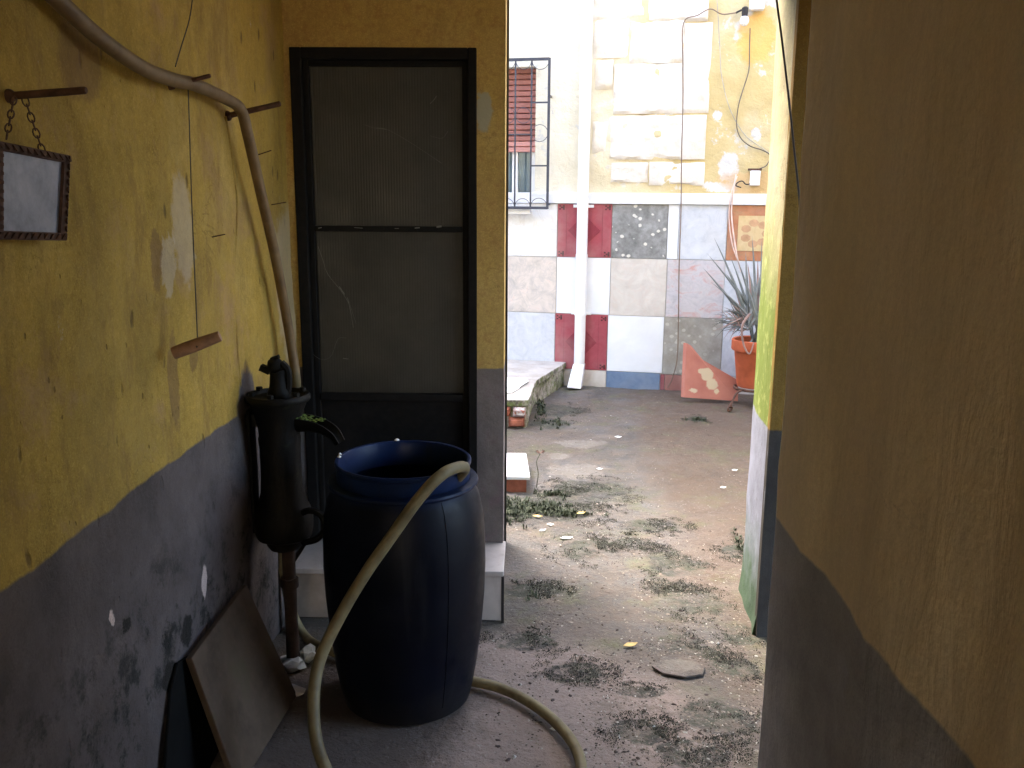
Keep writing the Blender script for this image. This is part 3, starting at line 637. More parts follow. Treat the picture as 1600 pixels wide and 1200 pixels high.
# grille
GN = .09
gr = MB(); gu1 = onF(857, 200, GN)[0]; gv1 = onF(857, 92, GN)[1]; gv0 = onF(855, 325, GN)[1]; gu0 = gu1-1.15
def bar(mb, a, b, t=.008): 
    d = (b-a); rot = d.to_track_quat('Z', 'Y').to_matrix(); mb.box((a+b)/2, (t*2, t*2, d.length), rot)
for a, b in ((F(gu0, gv0, GN), F(gu1, gv0, GN)), (F(gu0, gv1, GN), F(gu1, gv1, GN)), (F(gu1, gv0-.008, GN), F(gu1, gv1+.008, GN)), (F(gu0, gv0-.008, GN), F(gu0, gv1+.008, GN))): bar(gr, a, b, .011)
for vv in (gv0+.03, gv1-.28): bar(gr, F(gu1, vv, GN), F(gu1, vv, -.02), .007); bar(gr, F(gu0, vv, GN), F(gu0, vv, -.02), .007)
grl = gr.build('window_grille', 'grille', hs)
ub = [onF(830, 200, GN)[0], onF(805, 200, GN)[0]]; step_ = ub[0]-ub[1]
while ub[-1]-step_ > gu0+.05: ub.append(ub[-1]-step_)
for u in ub:
    b_ = MB(); bar(b_, F(u, gv0, GN+.001), F(u, gv1, GN+.001), .007); b_.build('bar', 'grille', grl)
ux = [gu1]+ub
for vv in (onF(850, 160, GN)[1], onF(850, 259, GN)[1]):
    b_ = MB(); bar(b_, F(ux[1], vv, GN), F(gu1, vv, GN), .006); b_.build('bar', 'grille', grl)
b_ = MB(); vv = onF(820, 210, GN)[1]; bar(b_, F(gu0, vv, GN), F(ux[1], vv, GN), .005); b_.build('bar', 'grille', grl)
def ring(u, v, r, a0=0, a1=360, t=.0026):
    b_ = MB().tube([F(u+r*math.cos(R(a)), v+r*math.sin(R(a)), GN+.002) for a in [a0+(a1-a0)*i/16 for i in range(17)]], t, 6, 1); b_.build('ring', 'grille', grl)
for i in range(5):
    c_, h_ = (ux[i]+ux[i+1])/2, (ux[i]-ux[i+1])/2-.004
    ring(c_, gv1-.012, h_, 180, 360); ring(c_, gv0+.012, h_, 0, 180)
    ring(c_, onF(845, 208, GN)[1]+(0 if i == 0 else .14), h_)
# downpipe
u_ = onF(911, 300, .07)[0]
dpp = MB().lathe([(.046, .12), (.046, 1.1), (.05, 1.1), (.05, 1.13), (.046, 1.13), (.046, 6.0)], F(u_, 0, .065), 20)
dn = dpp.build('downpipe', 'white_paint', hs, smooth=True)
sh = MB(); A = [F(u_-.047, .2, .02), F(u_+.047, .2, .02), F(u_+.047, .2, .11), F(u_-.047, .2, .11)]; B = [F(u_-.08, .02, .12), F(u_+.035, .01, .1), F(u_+.035, .01, .19), F(u_-.08, .02, .22)]
sh.add(A+B, [(0, 1, 2, 3), (0, 4, 5, 1), (1, 5, 6, 2), (2, 6, 7, 3), (3, 7, 4, 0), (4, 7, 6, 5)]); sh.build('shoe', 'white_paint', dn, bevel=.004)
for y in (322, 489):
    vv = onF(911, y)[1]; b_ = MB(); fbox(b_, u_-.085, u_+.085, vv-.012, vv+.012, .0, .02); b_.lathe([(.0505, -.012), (.0505, .012)], F(u_, vv, .065), 20); b_.build('bracket', 'white_paint', dn)

# cables and fittings on the far wall
def wcable(name, pts, r, mat, label, n=.02, cat='cable'):
    P_ = [farp(x, y, n+.004*math.sin(i*2.1)) for i, (x, y) in enumerate(pts)]
    return tag(MB().tube(P_, r, 6, 5).build(name, mat, base=P_[0], smooth=True), label, cat)
wcable('wall_cable', [(1150, 20), (1128, 22), (1110, 14), (1090, 24), (1068, 36), (1067, 100), (1067, 170), (1065, 240), (1064, 330), (1061, 420), (1060, 500), (1058, 560), (1050, 592), (1043, 606)], .0048, 'cable_brown',
       'brown cable running down over the bare stones and tiles to the ground', .045)
wcable('lamp_cable', [(1172, 44), (1171, 80), (1170, 110), (1161, 140), (1154, 165), (1151, 195), (1157, 215), (1172, 228), (1192, 235), (1203, 243), (1198, 258), (1186, 264)], .0042, 'cable_mid', 'dark cable drooping in a long curve from the bulb down to the small white box')
wcable('thin_cable', [(1120, -5), (1122, 26), (1125, 80), (1127, 115), (1137, 160), (1150, 190), (1166, 213), (1186, 228), (1203, 240)], .0035, 'cable_grey', 'thin pale wire curving beside the dark lamp cable on yellow plaster')
wcable('short_cable', [(1178, 286), (1166, 288), (1160, 283), (1153, 285), (1150, 290), (1158, 293)], .005, 'cable', 'short stub of dark cable curling left out of the small white box')
wcable('pale_cable', [(1150, 272), (1146, 300), (1143, 330), (1146, 365), (1152, 402), (1158, 425)], .006, 'cable_pink', 'pinkish cable crossing the ledge above the potted plant, right one of a pair', .03)
wcable('pale_cable', [(1152, 275), (1143, 300), (1139, 330), (1140, 355), (1145, 385), (1156, 415)], .0045, 'cable_pink', 'pinkish cable crossing the ledge above the potted plant, left one of a pair', .03)
bx = thing('junction_box', 'small white junction box low on the yellow plaster, just above the ledge', 'junction box', farp(1179, 278))
u1_, v1_ = onF(1171, 290); u2_, v2_ = onF(1188, 267); fbox(MB(), u1_, u2_, v1_, v2_, -.01, .05).build('body', 'white_paint', bx, bevel=.006)
fbox(MB(), u1_+.012, u2_-.012, v1_+.018, v2_-.018, .0505, .054).build('cover', 'white_paint', bx, bevel=.002)
b_ = MB(); fbox(b_, u1_-.02, u2_+.01, v2_+.002, v2_+.018, .0, .03); b_.build('clamp', 'rust', bx)
lb = thing('wall_lamp', 'bare white bulb in a dark socket under a grey box high on the wall', 'lamp', farp(1164, 20))
u1_, v1_ = onF(1170, 18); u2_, v2_ = onF(1195, -8); fbox(MB(), u1_, u2_, v1_, v2_, -.01, .07).build('housing', 'ledge', lb, bevel=.012)
c_ = farp(1164, 20, .07); MB().lathe([(.022, -.03), (.025, 0), (.025, .035), (.012, .045)], c_, 16).build('socket', 'iron', lb, smooth=True)
b_ = MB(); b_.tube([farp(1150, 20, .02), farp(1158, 16, .05), farp(1163, 14, .07)], .008, 6, 4); b_.build('bracket', 'iron', lb)
MB().lathe([(.0001, -.075), (.018, -.07), (.031, -.052), (.035, -.035), (.031, -.016), (.02, -.002), (.016, .006)], c_+Vector((0, 0, -.022)), 20).build('bulb', 'white_paint', lb, smooth=True)

# ------------------------------------------------------------------ courtyard platform and slab
pl = thing('platform', 'low moss-sided concrete platform against the far wall on the left', 'platform', (-.3, 6.6, 0))
pz = .2
q = [onZ(826, 625, pz), onZ(838, 594, pz), onZ(884, 566, pz)]
top = [Vector((-2.6, q[0].y-.02, pz)), Vector((q[0].x, q[0].y, pz)), q[1], Vector((q[2].x, q[2].y, pz)), Vector((q[2].x-.02, q[2].y+.35, pz)), Vector((-2.6, q[2].y+.55, pz))]
def ragged(pts, n, amp):
    out = []
    for i in range(len(pts)):
        a, b = pts[i], pts[(i+1) % len(pts)]
        for k in range(n):
            p = a.lerp(b, k/n); out.append(p+Vector((nz(p, 9), nz(p, 9, (5, 5, 5)), 0))*amp)
    return out
rg = ragged(top, 9, .012)
MB().prism([p+Vector((0, 0, -.045)) for p in rg], (0, 0, .045)).build('top_slab', 'concrete', pl, bevel=.006)
inn = [p+(Vector((-.5, 6.9, p.z))-p).normalized()*.025 for p in rg]
mb = MB(); L = len(inn); rows = 6
for k in range(rows+1):
    for p in inn:
        z = -.04+(.195)*k/rows; q_ = Vector((p.x, p.y, z)); mb.v.append(q_+Vector((nz(q_, 11), nz(q_, 11, (3, 0, 0)), 0))*.016*(1 if k < rows else 0))
mb.f = [(k*L+i, k*L+(i+1) % L, (k+1)*L+(i+1) % L, (k+1)*L+i) for k in range(rows) for i in range(L)]
mb.build('side', 'concrete', pl, smooth=False)
for i, (x, dz, w_) in enumerate(((-.09, .0, .12), (-.23, 0, .12), (-.37, 0, .12), (-.07, .075, .1), (-.19, .075, .12), (-.33, .075, .13))):
    yy = q[0].y-.012
    MB().slab((x-w_/2, yy+.02, dz+.003), (w_-.008, 0, 0), (0, 0, .068), (0, -1, 0), 6, 4, .05, lambda p, a, b: .012*nz(p, 14)+.03*min(1, 8*min(a, 1-a, b, 1-b))).build('brick', 'broken' if i % 2 else 'rubble_red', pl)
def sheet(x, y, pts, z, label, dz=.006):
    c = onZ(x, y, z); b_ = MB(); P_ = [onZ(a, b, z) for a, b in pts]
    tag(MB().prism(P_, (0, 0, dz)).build('sheet', 'paper', base=c), label, 'sheet')
sheet(800, 597, [(770, 607), (812, 605), (826, 596), (822, 591), (770, 590)], pz+.012, 'upper white sheet lying on the concrete platform')
sheet(800, 609, [(770, 615), (800, 614), (812, 607), (812, 603), (770, 603)], pz+.003, 'lower white sheet tucked under the other on the concrete platform edge', .008)
# post on the platform
pp = onZ(800, 555, pz); tag(MB().bbox((pp.x-.06, pp.y, pz), (pp.x+.02, pp.y+.05, pz+.2)).bbox((pp.x+.022, pp.y+.01, pz+.02), (pp.x+.04, pp.y+.04, pz+.14)).build('short_post', 'concrete', base=pp), 'stubby grey post standing at the back of the platform beside the pier', 'post')
a = onZ(828, 768); b = onZ(828, 745, .085); c = onZ(822, 708, .085)
ws = thing('low_step', 'small step with a bright white tile top beside the pier', 'step', (a.x-.3, a.y+.2, 0))
MB().prism([(-1.0, a.y, .066), (a.x, a.y, .066), (c.x+.0, c.y, .066), (-1.0, c.y, .066)], (0, 0, .019)).build('tile_top', 'slab_white', ws, bevel=.003)
MB().prism([(-1.0, a.y+.02, -.03), (a.x-.02, a.y+.02, -.03), (c.x-.02, c.y, -.03), (-1.0, c.y, -.03)], (0, 0, .094)).build('base', 'rubble_red', ws)

# ------------------------------------------------------------------ barrel
BC = Vector((-.392, 2.655, 0))
m = Mt('blue_plastic', .5, .16); n = m.noise(5, m.O, det=6)
a_ = m.ramp(n, (.3, (.0006, .0012, .004)), (.7, (.001, .0022, .008)))
a_ = m.mix(m.ramp(m.xyz(m.O)[2], (.70, 0.), (.76, 1.)), a_, (.004, .014, .055))
a_ = m.mix(m.ramp(m.noise(12, m.O, det=7, rough=.75), (.52, 0.), (.75, .5)), a_, (.008, .009, .013))
a_ = m.mix(m.ramp(m.noise(22, m.O, det=5, rough=.6, st=(1, 1, .07)), (.58, 0.), (.68, .5)), a_, (.012, .013, .016))
a_ = m.mix(m.ramp(m.ma('ADD', m.xyz(m.O)[2], m.ma('MULTIPLY', m.noise(14, m.O, det=5), .2)), (.08, .7), (.22, 0.)), a_, (.02, .017, .014))
m.col(a_).rgh(m.ramp(m.noise(8, m.O, det=5), (.3, .3), (.7, .6))).bump(m.noise(30, m.O, det=3), .15, .003); M['blue'] = m.m
br = thing('barrel', 'open-topped dark blue plastic barrel standing in the passage', 'barrel', BC)
BS = .97
prof = [(.0, .012), (.185, .012), (.2, .0), (.212, .008), (.222, .05), (.236, .13), (.25, .24), (.26, .36), (.264, .46), (.262, .56), (.255, .63), (.243, .685), (.228, .718), (.222, .728)]
MB().lathe([(a*BS, b) for a, b in prof+[(.216, .728), (.22, .715), (.25, .6), (.255, .45), (.245, .25), (.2, .02), (.0, .02)]], BC, 56).build('body', 'blue', br, smooth=True)
MB().lathe([(a*BS, b) for a, b in ((.214, .722), (.238, .726), (.241, .732), (.238, .738), (.222, .742), (.214, .742))], BC, 56, cap=False).build('flange', 'blue', br, smooth=True)
MB().lathe([(a*BS, b) for a, b in ((.206, .72), (.213, .741), (.2135, .785), (.2175, .789), (.218, .797), (.214, .801), (.206, .8), (.203, .795), (.202, .72))], BC, 56, cap=False).build('rim', 'blue', br, smooth=True)
seam = [BC+Vector((a*BS*math.cos(R(-52)), a*BS*math.sin(R(-52)), b)) for a, b in prof[4:13]]
MB().tube(seam, .0016, 6, 3).build('mould_seam', 'blue', br, smooth=True)
# white flecks on the rim are bird-droppings like drops
for (dx, dy_, s_) in ((-.05, .203, .009), (-.2, -.0, .007), (-.204, .03, .005)):
    b_ = MB().lathe([(.0001, -.004), (s_, 0), (s_*.6, .004), (.0001, .006)], BC+Vector((dx, dy_, .802)), 8); b_.build('white_drop', 'paper', br, smooth=True)

# ------------------------------------------------------------------ hand pump
m = Mt('old_cast_iron', .6, .2); n = m.noise(14, m.O, det=7, rough=.7)
a_ = m.ramp(n, (.35, (.003, .003, .003)), (.7, (.012, .010, .008)))
m.col(m.mix(m.ramp(m.noise(9, m.O, det=7, loc=(3, 3, 3)), (.62, 0.), (.7, .5)), a_, (.05, .055, .03))).bump(n, .6, .006); m.b.inputs['Metallic'].default_value = .3; M['cast'] = m.m
PC = Vector((-.818, 2.8, 0))
pu = thing('hand_pump', 'old black cast-iron hand water pump standing against the left wall', 'pump', PC)
MB().lathe([(.0001, .44), (.05, .44), (.058, .452), (.062, .47), (.09, .485), (.096, .51), (.097, .55), (.09, .58), (.078, .605), (.07, .64), (.066, .7), (.066, .79), (.069, .82), (.066, .83), (.068, .86), (.078, .9), (.088, .93), (.094, .945), (.0001, .945)], PC, 32, wob=.01).build('cylinder', 'cast', pu, smooth=True)
MB().lathe([(.06, .946), (.1, .946), (.104, .951), (.104, .963), (.099, .97), (.09, .97), (.084, .958), (.05, .956), (.032, .96), (.0001, .962)], PC, 36).build('top_flange', 'cast', pu, smooth=True)
hd = MB().lathe([(.036, .955), (.036, .975), (.03, .99), (.026, 1.02), (.028, 1.045), (.0001, 1.05)], PC+Vector((.005, 0, 0)), 20, wob=.02)
hd.lathe([(.0001, -.022), (.018, -.02), (.026, -.008), (.026, .008), (.018, .02), (.0001, .022)], PC+Vector((-.004, 0, 1.062)), 16, Matrix.Rotation(R(90), 3, 'Y'))
hd.tube([PC+Vector((.03, 0, .97)), PC+Vector((.036, 0, 1.0)), PC+Vector((.036, 0, 1.045)), PC+Vector((.016, 0, 1.072))], .013, 8, 4)
hd.box(PC+Vector((-.034, -.004, 1.05)), (.034, .024, .02), Matrix.Rotation(R(25), 3, 'Y')); hd.box(PC+Vector((-.002, -.0, 1.087)), (.026, .022, .012), Matrix.Rotation(R(-20), 3, 'Y'))
hd.build('lever_head', 'cast', pu, smooth=True)
sp = [PC+Vector(v) for v in ((.05, 0, .895), (.1, -.01, .893), (.15, -.02, .88), (.19, -.03, .855), (.212, -.035, .82))]
mb = MB(); P_ = spline(sp, 6); nn = 9
for i, p in enumerate(P_):
    t = i/(len(P_)-1); t_ = (P_[min(i+1, len(P_)-1)]-P_[max(i-1, 0)]).normalized(); side_ = t_.cross(Vector((0, 0, 1))).normalized(); up_ = side_.cross(t_)
    w_ = .042*(1-t)+.024*t; dpt = .055*(1-t)+.026*t
    for rr in (1., .82):
        for k in range(nn):
            an = math.pi*k/(nn-1); mb.v.append(p+side_*math.cos(an)*w_*rr-up_*(math.sin(an)*dpt*rr))
W2 = nn*2
for i in range(len(P_)-1):
    for k in range(nn-1):
        a, b = i*W2+k, (i+1)*W2+k; mb.f += [(a, b, b+1, a+1), (a+nn, a+nn+1, b+nn+1, b+nn)]
    for k in (0, nn-1): mb.f.append((i*W2+k, i*W2+nn+k, (i+1)*W2+nn+k, (i+1)*W2+k))
e = (len(P_)-1)*W2; mb.f += [(e+k, e+k+1, e+nn+k+1, e+nn+k) for k in range(nn-1)]
spo = mb.build('spout', 'cast', pu, smooth=True)
M['moss'] = simple('moss', (.10, .14, .03), .95, var=.5, sc_=40)
mo = MB()
for k in range(60):
    t = random.random(); p = sp[0].lerp(sp[2], t)+Vector((0, random.uniform(-.03, .03), .004)); r_ = random.uniform(.004, .009)
    mo.lathe([(.0001, -r_*.3), (r_, 0), (.0001, r_*.6)], p, 5)
mo.build('moss_tuft', 'moss', spo)
b_ = MB().tube([PC+Vector((.05, -.03, .56)), PC+Vector((.1, -.05, .59)), PC+Vector((.14, -.055, .575)), PC+Vector((.15, -.055, .53)), PC+Vector((.12, -.05, .49)), PC+Vector((.07, -.03, .47))], .011, 8, 5)
b_.box(PC+Vector((.16, -.055, .575)), (.05, .012, .01)); b_.build('side_lug', 'cast', pu, smooth=True)
b_ = MB().lathe([(.105, .0), (.108, .01)], PC+Vector((0, 0, .575)), 12)
bl = MB()
for k in range(6):
    a = R(30+60*k); bl.lathe([(.011, .0), (.011, .012), (.0001, .012)], PC+Vector((.083*math.cos(a), .083*math.sin(a), .97)), 6)
tag(bl.build('flange_bolts', 'cast', pu), kind='stuff')
M['rust_dark'] = simple('rust_dark', (.03, .018, .014), .8, .3, var=.5, sc_=30)
MB().lathe([(.023, .0), (.021, .2), (.023, .3), (.03, .3), (.03, .33), (.022, .33), (.022, .442)], PC+Vector((.01, 0, 0)), 16, wob=.03).build('riser_pipe', 'rust_dark', pu, smooth=True)
MB().bbox((XL-.0, PC.y-.012, .86), (PC.x-.05, PC.y+.012, .9)).bbox((XL+.012, PC.y-.03, .5), (XL+.022, PC.y+.03, .92)).build('wall_bracket', 'cast', pu, bevel=.003)

# ------------------------------------------------------------------ the long hose: over the pegs, down behind the pump, over the floor and up into the barrel
m = Mt('hose_rubber', .55, .35); n = m.noise(9, m.P, det=6)
a_ = m.ramp(n, (.3, (.10, .075, .035)), (.6, (.20, .16, .08)), (.8, (.26, .215, .125)))
a_ = m.mix(m.ramp(m.xyz()[2], (.95, 0.), (1.7, .9)), a_, m.ramp(n, (.3, (.13, .075, .03)), (.7, (.22, .145, .075))))
a_ = m.mix(m.ramp(m.noise(30, m.P, det=6), (.5, 0.), (.8, .6)), a_, (.07, .05, .03))
m.col(a_).bump(m.noise(50, m.P, det=3), .2, .002); M['hose'] = m.m
hp = [onX(40, -50, -.885), onX(85, -5, -.89), onX(135, 42, -.89), (onX(180, 78, -.885)), onX(230, 110, -.885), onX(275, 126, -.885), onX(300, 131, -.882), onX(330, 143, -.885), onX(358, 157, -.88), onX(372, 166, -.872), onX(380, 180, -.868), onX(386, 205, -.868), onX(394, 240, -.868),
      onX(411, 316, -.870), onX(429, 395, -.870), onX(444, 475, -.868), onX(456, 545, -.86), onX(463, 600, -.852)]
last = hp[-1]
hp += [onY(459, 640, 3.25), onY(448, 700, 3.18), onY(441, 770, 3.12), onY(440, 840, 3.1), onY(444, 900, 3.09), onY(456, 955, 3.07), onY(475, 992, 3.04), onZ(500, 1010, .022), onZ(560, 1030, .022), onZ(640, 1036, .022), onZ(700, 1052, .022),
       onZ(732, 1063, .022), onZ(775, 1073, .022), onZ(815, 1090, .022), onZ(853, 1115, .022), onZ(882, 1143, .022), onZ(900, 1170, .022), onZ(908, 1200, .022), onZ(902, 1245, .022), onZ(860, 1310, .022), onZ(740, 1360, .022), onZ(620, 1340, .022), onZ(545, 1270, .03),
       onY(508, 1200, 2.10), onY(493, 1150, 2.15), onY(490, 1090, 2.2), onY(500, 1030, 2.26), onY(532, 962, 2.31), onY(572, 895, 2.345), onY(612, 838, 2.37), onY(652, 782, 2.40), onY(683, 748, 2.43), onY(706, 733, 2.47), onY(726, 732, 2.54), BC+Vector((.15, -.06, .72)), BC+Vector((.14, -.03, .6)), BC+Vector((.1, 0, .4))]
tag(MB().tube(hp, .0172, 12, 6).build('garden_hose', 'hose', base=hp[0], smooth=True), 'long dirty yellow hose over wall pegs, across the floor and into the blue barrel', 'hose')

# ------------------------------------------------------------------ pegs, hangings, nails on the left wall
def peg(p0, p1, r, label, group=None):
    p0, p1 = Vector(p0), Vector(p1); b_ = MB(); d = (p1-p0); rot = d.to_track_quat('Z', 'Y').to_matrix()
    b_.lathe([(r*1.0, -.03), (r, d.length*.5), (r*.95, d.length-.003), (r*.75, d.length)], p0, 10, rot, wob=.02)
    b_.lathe([(r*1.7, -.01), (r*1.8, .004), (r*1.1, .01)], p0, 10, rot)
    tag(b_.build('peg', 'rust', base=p0, smooth=True), label, 'peg', 'iron pegs in the yellow wall')
pg1a = onX(14, 150, XL+.005); peg(pg1a, onY(135, 141, pg1a.y), .0068, 'iron peg above the small framed mirror, leftmost of the three')
pg2a = onX(268, 134, XL+.005); peg(pg2a, onY(329, 118, pg2a.y), .0055, 'iron peg under the thick hose above the hanging wooden stick')
pg3a = onX(356, 181, XL+.005); pg3b = onY(438, 162, pg3a.y); peg(pg3a, pg3b, .0085, 'iron peg where the hose bends down, nearest the iron door')
for x0, y0, x1, y1, lab in ((403, 242, 424, 235, 'small nail right of the hose, just below the third peg'), (424, 320, 447, 316, 'small nail beside the hose, level with the lower half of the mirror'),
                            (328, 371, 352, 366, 'small nail in the yellow wall between the string and the hose'), (103, 139, 106, 139, 'x')):
    if lab == 'x': continue
    p0 = onX(x0, y0, XL+.003); p1 = onY(x1, y1, p0.y)
    tag(MB().tube([p0, p1], .0018, 6, 1).build('nail', 'rust', base=p0), lab, 'nail')
# string and stick
sk0 = onX(271, 552, -.90); sk1 = onY(344, 525, sk0.y+.02)
mid = sk0.lerp(sk1, .52)
tag(MB().tube([sk0, sk1], .016, 10, 4, rf=lambda t: .0155*(.92+.16*math.sin(3*t+.6))).build('wooden_stick', 'wood', base=sk0, smooth=True), 'short round wooden stick hanging from a string on the yellow wall', 'stick')
y_ = sk0.y+.01
tag(MB().tube([onX(302, -12, -.905), onX(296, 30, -.902), onX(284, 70, -.9), onX(274, 104, -.90)], .0016, 5, 4).build('string', 'cable', base=(XL, y_, 2.2)), 'dark string running up from the middle peg out of the top of the frame', 'string')
s_top = onX(294, 140, -.90); s_bot = mid+Vector((0, 0, .012))
tag(MB().tube([s_top, onX(296, 200, -.902), onX(299, 300, -.903), onX(303, 400, -.9), s_bot, mid+Vector((0, -.012, 0)), mid+Vector((0, 0, -.014)), mid+Vector((.004, .012, 0)), s_bot], .0016, 5, 4).build('string', 'cable', base=s_top), 'dark string hanging down from the middle peg to the wooden stick', 'string')
# painted-over wire
tag(MB().tube([onX(x, y, XL+.004) for x, y in ((352, 182), (358, 215), (364, 260), (370, 310), (369, 370), (364, 430), (368, 500), (372, 560), (376, 605))], .0045, 6, 4).build('painted_wire', 'plaster_left', base=(XL, 2.8, 0)), 'old wire painted over in wall yellow, running down beside the hose', 'wire')

# mirror in a pinked tin frame hung on chains
mr = thing('mirror', 'small dusty mirror in a scalloped dark tin frame hung on two chains', 'mirror', onX(40, 300, -.91))
mx = XL+.045
C4 = [onX(-6, 219, mx), onX(110, 243, mx), onX(104, 376, mx), onX(-6, 374, mx)]
ins = lambda a, k: [c.lerp((C4[0]+C4[1]+C4[2]+C4[3])/4, k) for c in a]
I4 = [C4[0].lerp(C4[2], .09), C4[1].lerp(C4[3], .09), C4[2].lerp(C4[0], .09), C4[3].lerp(C4[1], .09)]
fr = MB(); th = Vector((-.032, 0, 0))
for k in range(4):
    a, b, c, d = C4[k], C4[(k+1) % 4], I4[(k+1) % 4], I4[k]; fr.prism([a, b, c, d], th)
fo = fr.build('frame', 'rust', mr)
nn_ = 11; fs_ = MB()
for k in range(4):
    a, b = C4[k], C4[(k+1) % 4]; ctr = (C4[0]+C4[2])/2
    for i in range(nn_):
        p = a.lerp(b, (i+.5)/nn_); e_ = (b-a)/nn_*.42; out = Vector((0, (p-ctr).y, (p-ctr).z)); nrm = Vector((1, 0, 0)).cross(e_).normalized(); nrm = nrm if nrm.dot(out) > 0 else -nrm
        fs_.prism([p-e_-nrm*.002+Vector((.002, 0, 0)), p+e_-nrm*.002+Vector((.002, 0, 0)), p+e_*.4-nrm*.012+Vector((.006, 0, 0)), p-e_*.4-nrm*.012+Vector((.006, 0, 0))], (-.003, 0, 0))
fs_.build('scalloped_edge', 'rust', fo)
m = Mt('dusty_mirror', .28, .5); n = m.noise(12, m.O, det=7, rough=.7)
m.col(m.ramp(n, (.3, (.10, .108, .14)), (.7, (.26, .27, .32)))).rgh(m.ramp(m.noise(30, m.O, det=6), (.3, .3), (.7, .55))); m.b.inputs['Metallic'].default_value = .4; m.bump(m.noise(150, m.O), .1, .0005); M['mirror'] = m.m
MB().prism([p+Vector((-.006, 0, 0)) for p in I4], (-.006, 0, 0)).build('glass', 'mirror', mr)
def chain(a, b, n, parent):
    for i in range(n):
        p = a.lerp(b, (i+.5)/n); d = (b-a).normalized(); s1 = d.orthogonal().normalized(); s1 = (Matrix.Rotation(R(90*(i % 2)+20), 3, d) @ s1); L_ = (b-a).length/n*.66
        MB().tube([p+d*L_*math.cos(t)+s1*L_*.55*math.sin(t) for t in [2*math.pi*k/10 for k in range(11)]], .0014, 5, 1).build('chain_link', 'rust', parent)
top_c = pg1a.lerp(onY(135, 141, pg1a.y), .18)
chain(onX(22, 152, mx-.012), onX(10, 216, mx-.012), 6, mr); chain(onX(38, 152, mx-.012), onX(67, 238, mx-.012), 7, mr)

# leaning slab against the left wall
m = Mt('old_board', .85, .2); n = m.noise(7, det=7)
a_ = m.ramp(n, (.3, (.06, .04, .026)), (.55, (.09, .062, .042)), (.75, (.085, .068, .036)))
m.col(m.mix(m.ramp(m.noise(40, det=6), (.5, 0.), (.8, .5)), a_, (.13, .08, .06))).bump(n, .4, .006); M['board'] = m.m
t0, t1 = onX(289, 1030, XL+.02), onX(376, 915, XL+.02)
b0 = Vector((-.80, t0.y-.005, .003)); b1 = Vector((-.765, t1.y+.01, .003))
nb = (b1-b0).cross(t0-b0).normalized(); nb = nb if nb.x > 0 else -nb
tag(MB().prism([t0, t1, b1, b0], nb*.02).build('leaning_slab', 'board', base=b0, bevel=.003), 'brownish stone slab leaning on the left wall below the pump', 'slab')
tag(MB().prism([onX(278, 1036, XL+.014), onX(268, 1080, XL+.016), onX(262, 1150, XL+.02), onX(258, 1230, XL+.026), onX(420, 1230, XL+.026), onX(395, 980, XL+.014), onX(350, 990, XL+.014)], (-.008, 0, 0)).build('gap_shadow', 'gap_black', base=onX(300, 1200, XL), bevel=.002), 'added black panel standing in for the shadow behind the leaning slab', 'sheet')  # added panel: the dark gap's shadow put in as black colour
# rags and rubble by the pump foot
def chunk(name, c, s, mat, label, cat, seed):
    bm = bmesh.new(); bmesh.ops.create_icosphere(bm, subdivisions=2, radius=1)
    for v in bm.verts:
        k = 1+.55*nz(v.co, 1.7, (seed, 0, 0))+.25*nz(v.co, 4, (seed, 3, 0)); v.co = Vector((v.co.x*s[0], v.co.y*s[1], v.co.z*s[2]))*k
    me = bpy.data.meshes.new(name); zmin = min(v.co.z for v in bm.verts); bm.to_mesh(me); bm.free(); me.materials.append(M[mat] if isinstance(mat, str) else mat)
    o = bpy.data.objects.new(name, me); col.objects.link(o); o.location = Vector(c)-Vector((0, 0, zmin+.004)); ORG[o.name] = o.location; return tag(o, label, cat)
M['pale_bag'] = simple('pale_plastic', (.4, .42, .43), .3, var=.2)
chunk('plastic_scrap', onZ(455, 1045), (.05, .04, .025), 'pale_bag', 'crumpled pale plastic scrap on the floor by the pump pipe', 'scrap', 3)
chunk('plastic_scrap', onZ(482, 1035), (.028, .03, .03), 'pale_bag', 'small crumpled plastic scrap touching the barrel foot', 'scrap', 8)
chunk('rubble', onZ(452, 1085), (.045, .035, .016), 'step_tile', 'flat piece of rubble between the pump pipe and the barrel', 'rubble', 13)

# dark cable hanging in front of the right jamb
wp = [onY(x, y, 3.04) for x, y in ((1211, -20), (1216, 20), (1222, 65), (1232, 150), (1240, 225), (1247, 290), (1251, 335), (1254, 380))]
tag(MB().tube(wp, .0035, 6, 5).build('hanging_cable', 'cable', base=wp[0]), 'taut dark cable hanging across the face of the right jamb', 'cable')

# ------------------------------------------------------------------ potted plant on its iron stand, broken tile
pc = onY(1178, 600, 6.9); pc.z = .15
pot = thing('potted_plant', 'spiky grey-green agave in a terracotta pot at the right of the courtyard', 'potted plant', pc)
MB().lathe([(.0001, 0), (.125, .0), (.135, .02), (.165, .28), (.17, .285), (.185, .29), (.19, .3), (.19, .37), (.183, .376), (.17, .37), (.165, .3), (.0001, .33)], pc, 36).build('pot', 'terracotta', pot, smooth=True)
MB().lathe([(.166, .325), (.1, .34), (.0001, .345)], pc, 24).build('soil', simple('soil', (.05, .035, .025), .95, var=.4, world=True), pot)
m = Mt('agave_leaf', .5, .35); n = m.noise(8, m.P, det=5)
a_ = m.ramp(n, (.3, (.13, .15, .14)), (.6, (.22, .235, .23)), (.8, (.30, .29, .30))); m.col(a_); M['agave'] = m.m
M['agave_dry'] = simple('dry_leaf', (.3, .2, .17), .7, var=.35, world=True); M['agave_dark'] = simple('spiky_leaf', (.085, .09, .085), .6, var=.5, world=True)
